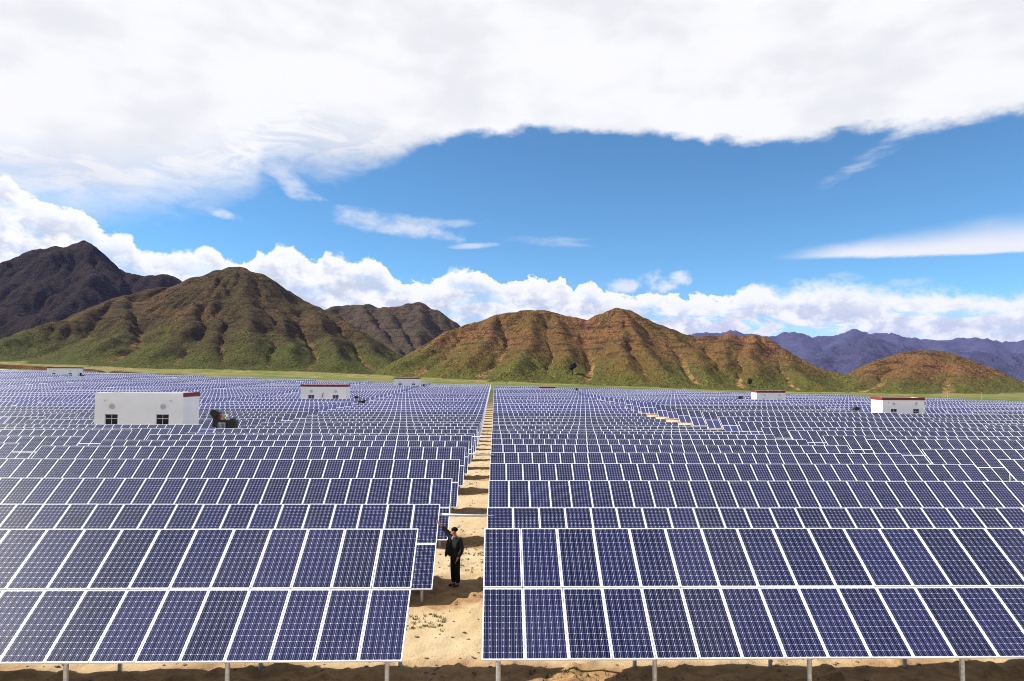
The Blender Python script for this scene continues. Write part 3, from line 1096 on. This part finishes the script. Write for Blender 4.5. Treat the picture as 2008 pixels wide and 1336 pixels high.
# ------------------------------------------------------------------ conduit pipes across the aisles
for (k_, lab) in ((2, 'pale conduit pipe crossing the sandy aisle behind the standing man'), (5, 'pale conduit pipe crossing the aisle at the fifth row of tables'),
                  (8, 'thin pale conduit pipe crossing the aisle at the eighth row of tables')):
    y = ROW0 + ROW_P * (k_ - 1) - 0.25
    z = (HL[k_ - 1] + HR[k_ - 1]) / 2 + CAM_Z - 0.24
    mb = MB()
    mb.tube((-0.95, 0, 0.02), (0.95, 0, -0.04), 0.038, 10)
    o = obj('conduit_pipe', mb.mesh('conduit_pipe', ['pipe'], True), None, (-0.95, y, z))
    tag(o, lab, 'pipe', 'conduit pipes across the aisles')


# ------------------------------------------------------------------ white equipment houses
def house(x, y, wd, dp, kind, nwin, h, label):
    g = gz(x + wd / 2, y + dp / 2)
    base = g - 0.2
    h = h + 0.2
    hs = thing('equipment_house', label, 'building', (x, y, base), 0.0, 'white flat roofed equipment houses')
    scale = wd / 9.3
    ww, wh = (1.26, 1.25) if wd > 8 else (0.95, 1.0)
    zc = h - 2.75 if wd > 8 else h - 2.25
    cx = [wd * 0.19, wd * 0.77] if kind == 'plain' else ([wd * 0.235, wd * 0.77] if wd > 8 else [wd * 0.27, wd * 0.80])
    # front wall with real openings, built from strips
    mb = MB()
    th = 0.24
    xs = [0.0]
    for c in cx:
        xs += [c - ww / 2, c + ww / 2]
    xs.append(wd)
    z0, z1 = zc - wh / 2, zc + wh / 2
    for i in range(len(xs) - 1):
        if i % 2 == 0:
            mb.box(xs[i], xs[i + 1], 0, th, 0, h)
        else:
            mb.box(xs[i], xs[i + 1], 0, th, 0, z0)
            mb.box(xs[i], xs[i + 1], 0, th, z1, h)
    mb.box(0, th, th, dp, 0, h)
    mb.box(wd - th, wd, th, dp, 0, h)
    mb.box(th, wd - th, dp - th, dp, 0, h)
    obj('wall', mb.mesh('wall', ['white_wall']), hs)
    mb = MB()
    mb.box(th, wd - th, th, dp - th, h - 0.45, h - 0.25)
    obj('roof', mb.mesh('roof', ['roof']), hs)
    mb = MB()
    bh = 0.42
    e = 0.05
    if kind == 'band':
        mb.box(-e, wd + e, -e, 0.0, h - bh + 0.03, h + 0.04)
    mb.box(wd, wd + e, 0.0, dp, h - bh + 0.03, h + 0.04)
    if kind == 'band':
        mb.box(-e, 0, 0.0, dp, h - bh + 0.03, h + 0.04)
        mb.box(-e, wd + e, dp, dp + e, h - bh + 0.03, h + 0.04)
    obj('parapet_band', mb.mesh('parapet_band', ['red_band']), hs)
    for c in cx:
        wi = MB()
        f = 0.05
        wi.box(c - ww / 2, c + ww / 2, 0.10, 0.16, z1 - f, z1)
        wi.box(c - ww / 2, c + ww / 2, 0.10, 0.16, z0, z0 + f)
        wi.box(c - ww / 2, c - ww / 2 + f, 0.10, 0.16, z0 + f, z1 - f)
        wi.box(c + ww / 2 - f, c + ww / 2, 0.10, 0.16, z0 + f, z1 - f)
        wi.box(c - 0.025, c + 0.025, 0.10, 0.16, z0 + f, z1 - f)
        zt = z1 - wh * 0.34
        wi.box(c - ww / 2 + f, c - 0.025, 0.10, 0.16, zt - 0.03, zt + 0.03)
        wi.box(c + 0.025, c + ww / 2 - f, 0.10, 0.16, zt - 0.03, zt + 0.03)
        wo_ = obj('window', wi.mesh('window', ['window_frame']), hs)
        for (a, b) in ((c - ww / 2 + f, c - 0.025), (c + 0.025, c + ww / 2 - f)):
            for (q0, q1) in ((z0 + f, zt - 0.03), (zt + 0.03, z1 - f)):
                pm = MB()
                pm.box(a, b, 0.12, 0.14, q0, q1)
                obj('pane', pm.mesh('pane', ['dark_glass']), wo_)
        # round vent above the window, ring with slats
        vz, vx, vr = zc + wh / 2 + 0.78, c + (0.05 if kind == 'plain' else 0.0), 0.27 if wd > 8 else 0.2
        vm = MB()
        n_ = 18
        for i in range(n_):
            a0, a1 = 2 * pi * i / n_, 2 * pi * (i + 1) / n_
            for (r0, r1, yy0, yy1) in ((vr - 0.05, vr, -0.05, -0.05), (vr, vr, -0.05, 0.0)):
                vm.quad([(vx + r0 * cos(a0), yy0, vz + r0 * sin(a0)), (vx + r0 * cos(a1), yy0, vz + r0 * sin(a1)),
                         (vx + r1 * cos(a1), yy1, vz + r1 * sin(a1)), (vx + r1 * cos(a0), yy1, vz + r1 * sin(a0))])
        for i in range(-3, 4):
            zz = i * 0.07
            hw = math.sqrt(max(0.001, (vr - 0.05) ** 2 - zz * zz))
            vm.box(vx - hw, vx + hw, -0.035, -0.012, vz + zz - 0.018, vz + zz + 0.012)
        obj('vent', vm.mesh('vent', ['vent']), hs)
    sm = MB()
    sm.box(0.9, 1.05, -0.10, 0, h - 0.78, h - 0.70)
    sm.box(wd - 1.3, wd - 1.1, -0.10, 0, h - 0.80, h - 0.73)
    obj('water_spout', sm.mesh('water_spout', ['vent']), hs)
    return hs


HL_LABELS = ['large plain white house with two windows, nearest building in the left field',
             'white house with red roof band and leaning pole, behind the nearest white house',
             'small distant white house with red roof band, left of where the aisle ends',
             'white house with dark red roof band at far left below the dark mountain',
             'small white red-banded house in right field, farther from camera than its neighbour',
             'white red-banded house nearest the right edge, standing among the right tables']
for i, (x, y, wd, dp, kind, nw) in enumerate(HOUSES):
    top = {0: at(280, 771, 69.5).z, 1: at(636, 755, 145).z, 2: at(797, 741, 255).z, 3: at(122, 720.5, 266).z, 4: at(1510, 767, 155.6).z, 5: at(1770, 780, 104.4).z}[i]
    house(x, y, wd, dp, kind, nw, top - gz(x + wd / 2, y + dp / 2), HL_LABELS[i])

# low red-roofed shed in the far field, right of the aisle
g = gz(19, 246)
sh_ = thing('low_shed', 'low shed with thin red roof among far tables right of the aisle', 'shed', (16.2, 246.2, g), 0)
mb = MB()
mb.box(0, 5.6, 0, 2.2, 0, 2.6)
obj('wall', mb.mesh('wall', ['white_wall']), sh_)
mb = MB()
mb.box(-0.2, 5.8, -0.2, 2.4, 2.6, 3.0)
obj('roof', mb.mesh('roof', ['red_band']), sh_)


# ------------------------------------------------------------------ transformers beside the houses
def transformer(x, y, s, label, lift=0.0):
    t_ = thing('transformer', label, 'transformer', (x, y, gz(x, y) - 0.05 + lift), 0, 'dark oil transformers beside the houses')
    q = MB()
    q.box(-1.1 * s, 1.2 * s, -0.6 * s, 0.6 * s, -lift, 0.35 * s)
    obj('plinth', q.mesh('plinth', ['concrete']), t_)
    q = MB()
    q.box(-0.75 * s, 0.45 * s, -0.4 * s, 0.4 * s, 0.35 * s, 1.9 * s)
    q.box(-0.80 * s, 0.50 * s, -0.45 * s, 0.45 * s, 1.9 * s, 1.98 * s)
    obj('tank', q.mesh('tank', ['transformer']), t_)
    for i in range(6):
        q = MB()
        xx = (-0.42 + i * 0.12) * s
        q.box(xx, xx + 0.035 * s, -0.68 * s, -0.402 * s, 0.6 * s, 1.75 * s)
        obj('radiator_fin', q.mesh('radiator_fin', ['fin']), t_)
    q = MB()
    q.box(0.47 * s, 1.12 * s, -0.42 * s, 0.42 * s, 0.35 * s, 1.95 * s)
    q.box(0.60 * s, 0.95 * s, -0.3 * s, 0.3 * s, 1.95 * s, 2.15 * s)
    obj('cable_box', q.mesh('cable_box', ['transformer']), t_)
    q = MB()
    q.tube((-1.0 * s, -0.35 * s, 2.65 * s), (-1.0 * s, 0.45 * s, 2.65 * s), 0.36 * s, 16)
    q.tube((-0.35 * s, -0.1 * s, 2.75 * s), (-1.0 * s, -0.1 * s, 2.6 * s), 0.12 * s, 8)
    q.box(-1.15 * s, -0.62 * s, -0.2 * s, 0.2 * s, 1.3 * s, 2.4 * s)
    obj('conservator', q.mesh('conservator', ['transformer']), t_)
    for i, mk in enumerate(('bush_red', 'bush_yellow', 'bush_white')):
        q = MB()
        xx = (-0.42 + 0.34 * i) * s
        q.tube((xx, -0.1 * s, 1.98 * s), (xx, -0.1 * s, 2.30 * s), 0.10 * s, 10, 0, 0.07 * s)
        for zz in (2.05, 2.15, 2.25):
            q.tube((xx, -0.1 * s, zz * s), (xx, -0.1 * s, (zz + 0.03) * s), 0.15 * s, 10)
        q.tube((xx, -0.1 * s, 2.30 * s), (xx, -0.1 * s, 2.52 * s), 0.11 * s, 10)
        obj('bushing', q.mesh('bushing', [mk]), t_)
    return t_


p = at(441, 835, 70.0)
transformer(p.x, p.y, 1.02, 'black transformer with coloured bushings right of the nearest white house', 0.75)
p = at(708, 782, 146)
transformer(p.x, p.y, 1.0, 'dark transformer right of the white house that has a leaning pole')
p = at(836, 753, 256)
transformer(p.x, p.y, 1.0, 'dark transformer right of the small distant house near aisle end')
p = at(162, 733, 268)
transformer(p.x, p.y, 1.0, 'dark transformer right of the house below the dark mountain')
p = at(1459, 781, 157)
transformer(p.x, p.y, 0.95, 'dark transformer left of the farther house in the right field')
p = at(1690, 802, 106)
transformer(p.x, p.y, 0.95, 'dark transformer left of the white house nearest the right edge')
p = at(1136, 766, 240)
transformer(p.x, p.y, 1.0, 'lone dark transformer among far tables right of the red-roofed shed')

# leaning pole on the second house
x0 = -40.7
gg = gz(-36, 147)
mb = MB()
mb.tube((0, 0, 0), (0.55, 0.72, 3.1), 0.06, 8)
tag(obj('leaning_pole', mb.mesh('leaning_pole', ['transformer']), None, (x0 + 4.2, 144.9 - 0.80, gg + 0.4)), 'dark pole leaning on the white wall between two windows', 'pole')

# ------------------------------------------------------------------ the standing man
MX, MY = -1.145, 20.97
MZ = gz(MX, MY) + 0.005


def skin(name, chains, mat, parent, sub=2):
    """one continuous skinned surface; chains are lists of (point, radius) sharing points by value"""
    vs, es, rs = [], [], []
    ids = {}
    for ch in chains:
        prev = None
        for (p_, r_) in ch:
            key = tuple(round(c, 4) for c in p_)
            if key not in ids:
                ids[key] = len(vs)
                vs.append(p_)
                rs.append(r_)
            i = ids[key]
            if prev is not None and prev != i and (prev, i) not in es:
                es.append((prev, i))
            prev = i
    me = bpy.data.meshes.new(name)
    me.from_pydata(vs, es, [])
    me.materials.append(M[mat])
    o = obj(name, me, parent)
    md = o.modifiers.new('skin', 'SKIN')
    md.use_smooth_shade = True
    for i, sv in enumerate(me.skin_vertices[0].data):
        r_ = rs[i]
        sv.radius = r_ if isinstance(r_, tuple) else (r_, r_)
        sv.use_root = (i == 0)
    s_ = o.modifiers.new('sub', 'SUBSURF')
    s_.levels = s_.render_levels = sub
    return o


# local frame: x right in the picture, y away from the camera, z up; he faces the camera, turned to the left
man = thing('person', 'man in black jacket standing in the aisle, arm raised to a panel', 'person', (MX, MY, MZ), radians(-48))
pel = (0.0, 0.0, 0.93)
ws = (0.0, 0.0, 1.10)
chest = (0.0, 0.0, 1.30)
neck0 = (-0.01, 0.0, 1.45)
neck1 = (-0.03, -0.02, 1.53)
head = (-0.045, -0.03, 1.62)
crown = (-0.045, -0.025, 1.70)
shL = (-0.17, -0.01, 1.40)
elL = (-0.32, -0.10, 1.60)
wrL = (-0.47, -0.22, 1.79)
haL = (-0.51, -0.25, 1.85)
shR = (0.18, 0.02, 1.39)
elR = (0.25, 0.05, 1.11)
wrR = (0.20, -0.06, 0.88)
haR = (0.17, -0.09, 0.80)


def fingers(hand, d, side, spread):
    """five short chains rooted in the palm"""
    d = Vector(d).normalized()
    side = Vector(side).normalized()
    up = d.cross(side)
    out_ = []
    h_ = Vector(hand)
    for i, ln in enumerate((0.070, 0.082, 0.076, 0.060)):
        off = side * (0.022 * (i - 1.5))
        a = h_ + off + d * 0.02
        b = a + d * ln * 0.55 + side * spread * (i - 1.5)
        c = b + d * ln * 0.40 + up * 0.018
        out_.append([(tuple(h_), 0.028), (tuple(a), 0.011), (tuple(b), 0.010), (tuple(c), 0.008)])
    th = h_ - side * 0.030 + d * 0.0
    out_.append([(tuple(h_), 0.028), (tuple(th), 0.012), (tuple(th - side * 0.022 + d * 0.03), 0.010), (tuple(th - side * 0.026 + d * 0.055), 0.008)])
    return out_


body = [
    [(pel, (0.12, 0.09)), (ws, (0.125, 0.085)), (chest, (0.15, 0.105)), (neck0, 0.07), (neck1, 0.055), (head, (0.078, 0.095)), (crown, (0.068, 0.085))],
    [(chest, (0.15, 0.105)), (shL, 0.065), (elL, 0.045), (wrL, 0.030), (haL, 0.028)],
    [(chest, (0.15, 0.105)), (shR, 0.065), (elR, 0.045), (wrR, 0.030), (haR, 0.028)],
    [(pel, (0.12, 0.09)), ((-0.08, 0, 0.84), 0.085), ((-0.08, -0.02, 0.48), 0.055), ((-0.075, 0.01, 0.10), 0.042), ((-0.08, -0.10, 0.05), 0.035)],
    [(pel, (0.12, 0.09)), ((0.08, 0, 0.84), 0.085), ((0.08, 0.01, 0.48), 0.055), ((0.085, 0.04, 0.10), 0.042), ((0.10, -0.08, 0.05), 0.035)],
] + fingers(haL, (-0.04, -0.03, 0.06), (0.06, 0.04, 0.05), 0.006) + fingers(haR, (-0.03, -0.02, -0.08), (0.05, -0.05, 0.0), 0.002)
skin('body', body, 'skin', man)
# face: nose, brow, chin, mouth, eyes and ears as shaped children on the head
fd = Vector((-0.75, -0.66, 0)).normalized()             # where the face points
fs = Vector((fd.y, -fd.x, 0))
hc = Vector(head) + Vector((0, 0, 0.012))


def blob(name, c, rad, mat, parent, seg=10, rot=0.0):
    mb = MB()
    n1, n2 = seg, seg
    for i in range(n2 + 1):
        ph = pi * i / n2
        for j in range(n1):
            th = 2 * pi * j / n1
            lx, ly, lz = rad[0] * sin(ph) * cos(th), rad[1] * sin(ph) * sin(th), rad[2] * cos(ph)
            mb.v.append((lx * cos(rot) - ly * sin(rot), lx * sin(rot) + ly * cos(rot), lz))
    for i in range(n2):
        for j in range(n1):
            k2 = (j + 1) % n1
            mb.f.append((i * n1 + j, (i + 1) * n1 + j, (i + 1) * n1 + k2, i * n1 + k2))
            mb.mi.append(0)
    return obj(name, mb.mesh(name, [mat], True), parent, c)


frot = math.atan2(fd.y, fd.x)
blob('nose', hc + fd * 0.098 + Vector((0, 0, -0.005)), (0.022, 0.014, 0.024), 'skin', man, 8, frot)
blob('chin', hc + fd * 0.070 + Vector((0, 0, -0.078)), (0.030, 0.034, 0.026), 'skin', man, 8, frot)
blob('mouth', hc + fd * 0.088 + Vector((0, 0, -0.043)), (0.010, 0.022, 0.006), 'jacket', man, 8, frot)
for s_ in (-1, 1):
    blob('eye', hc + fd * 0.083 + fs * (0.032 * s_) + Vector((0, 0, 0.022)), (0.008, 0.012, 0.007), 'jacket', man, 8, frot)
    blob('ear', hc + fs * (0.083 * s_) - fd * 0.01, (0.018, 0.010, 0.030), 'skin', man, 8, frot)
blob('hair', hc - fd * 0.022 + Vector((0, 0, 0.050)), (0.104, 0.094, 0.072), 'hair', man, 14, frot)
skin('jacket', [
    [((0, 0, 0.82), (0.185, 0.140)), ((0, 0, 0.95), (0.185, 0.140)), ((0, 0, 1.08), (0.175, 0.130)), ((0, 0, 1.30), (0.185, 0.135)), ((-0.005, 0, 1.43), (0.11, 0.10)), ((-0.015, 0, 1.475), (0.075, 0.08))],
    [((0, 0, 1.30), (0.185, 0.135)), (shL, 0.100), (elL, 0.075), ((-0.44, -0.195, 1.75), 0.056)],
    [((0, 0, 1.30), (0.185, 0.135)), (shR, 0.100), (elR, 0.076), ((0.205, -0.05, 0.90), 0.062)],
], 'jacket', man)
# loose front flap of the open jacket, pulled out by the raised arm
mb = MB()
fl = [(-0.10, -0.16, 1.42), (-0.235, -0.13, 1.36), (-0.275, -0.16, 1.10), (-0.285, -0.19, 0.92), (-0.235, -0.21, 0.86), (-0.17, -0.205, 0.96), (-0.06, -0.175, 0.90), (-0.05, -0.165, 1.30)]
mb.quad(fl)
mb.quad([(x_ + 0.01, y_ + 0.05, z_) for (x_, y_, z_) in reversed(fl)])
for i in range(len(fl)):
    a, b = fl[i], fl[(i + 1) % len(fl)]
    mb.quad([b, a, (a[0] + .01, a[1] + .05, a[2]), (b[0] + .01, b[1] + .05, b[2])])
obj('jacket_flap', mb.mesh('jacket_flap', ['jacket']), man)
skin('trousers', [
    [((0, 0, 1.0), (0.150, 0.115)), ((0, 0, 0.90), (0.160, 0.120)), ((-0.08, 0, 0.80), 0.110), ((-0.08, -0.02, 0.48), 0.088), ((-0.075, 0.01, 0.09), 0.080)],
    [((0, 0, 1.0), (0.150, 0.115)), ((0, 0, 0.90), (0.160, 0.120)), ((0.08, 0, 0.80), 0.110), ((0.08, 0.01, 0.48), 0.088), ((0.085, 0.035, 0.09), 0.080)],
], 'trousers', man)
for (sx_, dx_) in ((-0.075, -0.03), (0.085, 0.02)):
    skin('shoe', [[((sx_, 0.06, 0.045), (0.045, 0.045)), ((sx_ + dx_ * 0.4, -0.06, 0.045), (0.050, 0.042)), ((sx_ + dx_, -0.17, 0.035), (0.042, 0.032))]], 'shoe', man)
skin('shirt_collar', [[((-0.03, -0.105, 1.38), (0.03, 0.02)), ((-0.03, -0.090, 1.44), (0.04, 0.025)), ((-0.03, -0.05, 1.485), (0.05, 0.04))]], 'shirt', man, 1)
skin('cuff', [[((0.195, -0.065, 0.885), 0.05), ((0.185, -0.075, 0.855), 0.05)]], 'shirt', man, 1)

# ------------------------------------------------------------------ stones and weeds
r2 = random.Random(3)
M['stone'] = plain('field_stone', (0.17, 0.115, 0.07), 0.9, 0, 0.4, 12)
m, t, p = material('weed_leaf')
t.put(p.inputs['Base Color'], t.mix(t.new('ShaderNodeNewGeometry').outputs['Random Per Island'], (0.05, 0.075, 0.013), (0.15, 0.13, 0.035)))
p.inputs['Roughness'].default_value = 0.8
M['weed'] = m


def ground_z_full(x, y):
    ix = np.searchsorted(gx, x) - 1
    iy = np.searchsorted(gy, y) - 1
    fx = (x - gx[ix]) / (gx[ix + 1] - gx[ix])
    fy = (y - gy[iy]) / (gy[iy + 1] - gy[iy])
    return (GZ[iy, ix] * (1 - fx) + GZ[iy, ix + 1] * fx) * (1 - fy) + (GZ[iy + 1, ix] * (1 - fx) + GZ[iy + 1, ix + 1] * fx) * fy


mb = MB()
for i in range(1100):
    if i < 400:
        x, y = r2.uniform(-2.6, 0.6), 11.5 + 60 * r2.random() ** 2
    else:
        x, y = r2.uniform(-12, 13), r2.uniform(12.0, 16.0)
    s = 0.012 + 0.05 * r2.random() ** 3
    z = ground_z_full(x, y)
    n_ = 6
    b = len(mb.v)
    for lv, (rr, hh) in enumerate(((1.0, -0.2), (0.85, 0.4))):
        for j in range(n_):
            a_ = 2 * pi * j / n_ + lv * 0.4
            q = rr * r2.uniform(0.7, 1.2)
            mb.v.append((x + s * q * cos(a_), y + s * q * sin(a_) * 0.8, z + s * hh * r2.uniform(0.7, 1.3)))
    for j in range(n_):
        k2 = (j + 1) % n_
        mb.f.append((b + j, b + k2, b + n_ + k2, b + n_ + j))
        mb.mi.append(0)
    mb.f.append(tuple(b + n_ + j for j in range(n_)))
    mb.mi.append(0)
o = obj('stones', mb.mesh('stones', ['stone']))
o['kind'] = 'stuff'
tag(o, 'small brown stones and clods strewn over the sandy aisle', 'stones')

mb = MB()
clumps = []
for i in range(420):
    if i < 60:
        c = at(r2.uniform(800, 880), r2.uniform(1190, 1208), 18.3)
        x, y = c.x, 18.0 + r2.uniform(-0.5, 0.6)
    elif i < 150:
        x, y = r2.uniform(-1.6, -0.3), r2.uniform(22.5, 27)
    elif i < 190:
        x, y = r2.uniform(0.8, 2.8), r2.uniform(14.2, 15.0)
    else:
        x, y = r2.uniform(-1.9, 0.0), 14 + 95 * r2.random()
    clumps.append((x, y, r2.uniform(0.02, 0.06)))
for (x, y, s) in clumps:
    z = ground_z_full(x, y)
    for j in range(r2.randint(5, 11)):
        a_ = r2.uniform(0, 2 * pi)
        ln = s * r2.uniform(0.7, 1.6)
        wd = s * 0.16
        bx, by = x + r2.gauss(0, s * 0.5), y + r2.gauss(0, s * 0.5)
        tx, ty = bx + cos(a_) * ln * 0.7, by + sin(a_) * ln * 0.7
        px_, py_ = -sin(a_) * wd, cos(a_) * wd
        mb.quad([(bx - px_, by - py_, z - 0.01), (bx + px_, by + py_, z - 0.01), ((bx + tx) / 2 + px_, (by + ty) / 2 + py_, z + ln * 0.6), (tx, ty, z + ln * 0.8)])
o = obj('weeds', mb.mesh('weeds', ['weed']))
o['kind'] = 'stuff'
tag(o, 'thin green weeds growing in the sandy aisle', 'weeds')

# ------------------------------------------------------------------ two dark trees at the foot of the red hills
M['bark'] = plain('bark', (0.05, 0.035, 0.022), 0.9)
m, t, p = material('tree_leaf')
t.put(p.inputs['Base Color'], t.mix(t.new('ShaderNodeNewGeometry').outputs['Random Per Island'], (0.012, 0.020, 0.006), (0.035, 0.050, 0.014)))
p.inputs['Roughness'].default_value = 0.8
M['leaf'] = m
bpy.context.view_layer.update()


def surface_at(x, y):
    best = None
    o_ = Vector((0, 0, CAM_Z))
    d_ = pdir(x, y).normalized()
    for ob in COL.objects:
        if ob.name.split('.')[0] in ('hill', 'ground'):
            ok, loc, nrm, idx = ob.ray_cast(o_, d_)
            if ok and (best is None or loc.y < best.y):
                best = loc.copy()
    return best


for (px_, py_, wpx, hpx, lab) in ((1122, 736, 17, 30, 'dark bushy tree at the hill foot between the two red peaks'),
                                  (1471, 758, 12, 17, 'small dark tree at the hill foot above the farther right house')):
    b_ = surface_at(px_, py_)
    if b_ is None:
        continue
    k2 = b_.y / F
    hh, rr = hpx * k2, wpx * k2 / 2
    tr = thing('tree', lab, 'tree', b_, 0, 'trees at the foot of the hills')
    mb = MB()
    mb.tube((0, 0, -0.5), (0.1, 0, hh * 0.45), 0.06 * hh, 8, 0, 0.03 * hh)
    for q in range(5):
        a_ = 1.3 * q
        mb.tube((0.1, 0, hh * (0.3 + 0.03 * q)), (0.1 + rr * 0.6 * cos(a_), rr * 0.6 * sin(a_), hh * (0.6 + 0.05 * q)), 0.022 * hh, 6, 0, 0.008 * hh)
    obj('trunk', mb.mesh('trunk', ['bark']), tr)
    mb = MB()
    lobes = [(r2.uniform(-.5, .5) * rr, r2.uniform(-.5, .5) * rr, hh * r2.uniform(0.45, 0.85), rr * r2.uniform(0.4, 0.65)) for _ in range(9)]
    for q in range(1500):
        lx, ly, lz, lr = r2.choice(lobes)
        v_ = Vector((r2.gauss(0, 1), r2.gauss(0, 1), r2.gauss(0, 1))).normalized() * lr * r2.uniform(0.5, 1.05)
        c_ = Vector((lx, ly, lz)) + v_
        e1 = Vector((r2.gauss(0, 1), r2.gauss(0, 1), r2.gauss(0, 1))).normalized() * 0.06 * hh * r2.uniform(0.6, 1.2)
        e2 = e1.cross(Vector((r2.gauss(0, 1), r2.gauss(0, 1), r2.gauss(0, 1)))).normalized() * 0.035 * hh
        mb.quad([c_ - e1, c_ + e2, c_ + e1, c_ - e2])
    obj('crown', mb.mesh('crown', ['leaf']), tr)

# ------------------------------------------------------------------ fence along the far edge and two poles
fn = thing('fence', 'thin pale wire fence along the far edge of the solar field', 'fence', (0, 318, gz(0, 318)))
mbp, mbw = MB(), MB()
pts = []
for i in range(0, 121):
    x = -330 + i * 4.2
    y = 318 + (-x) * 0.13 if x < 0 else 318 - x * 0.33
    pts.append((x, y - 318, gz(x, y) - gz(0, 318)))
for a in pts:
    mbp.box(a[0] - .05, a[0] + .05, a[1] - .05, a[1] + .05, a[2] - .3, a[2] + 1.9)
for a, b in zip(pts[:-1], pts[1:]):
    for zz in (0.6, 1.2, 1.8):
        mbw.tube((a[0], a[1], a[2] + zz), (b[0], b[1], b[2] + zz), 0.02, 4, 0, None, False)
o = obj('fence_posts', mbp.mesh('fence_posts', ['concrete']), fn)
o['kind'] = 'stuff'
obj('wire', mbw.mesh('wire', ['steel']), fn)
for (x, y, Y, lab) in ((1858, 774, 300, 'left one of two thin utility poles before the low right hill'), (1925, 776, 300, 'right one of two thin utility poles before the low right hill')):
    p_ = at(x, y, Y)
    g = gz(p_.x, Y)
    mb = MB()
    mb.tube((0, 0, -0.3), (0, 0, 3.8), 0.07, 8, 0, 0.05)
    mb.box(-0.4, 0.4, -0.03, 0.03, 3.4, 3.47)
    up_ = obj('utility_pole', mb.mesh('utility_pole', ['steel']), None, (p_.x, Y, g))
    tag(up_, lab, 'pole', 'utility poles on the plain')

# ------------------------------------------------------------------ air
m = bpy.data.materials.new('haze')
m.use_nodes = True
m.node_tree.nodes.clear()
h = NT(m.node_tree)
pv = h.new('ShaderNodeVolumePrincipled')
pv.inputs['Color'].default_value = (0.42, 0.46, 1.0, 1.0)
pv.inputs['Density'].default_value = 2.2e-5
ho = h.new('ShaderNodeOutputMaterial')
h.l.new(pv.outputs[0], ho.inputs['Volume'])
M['haze'] = m
mb = MB()
mb.box(-17000, 17000, -1000, 19000, -140, 760)
o = obj('haze', mb.mesh('haze', ['haze']))
o['kind'] = 'stuff'
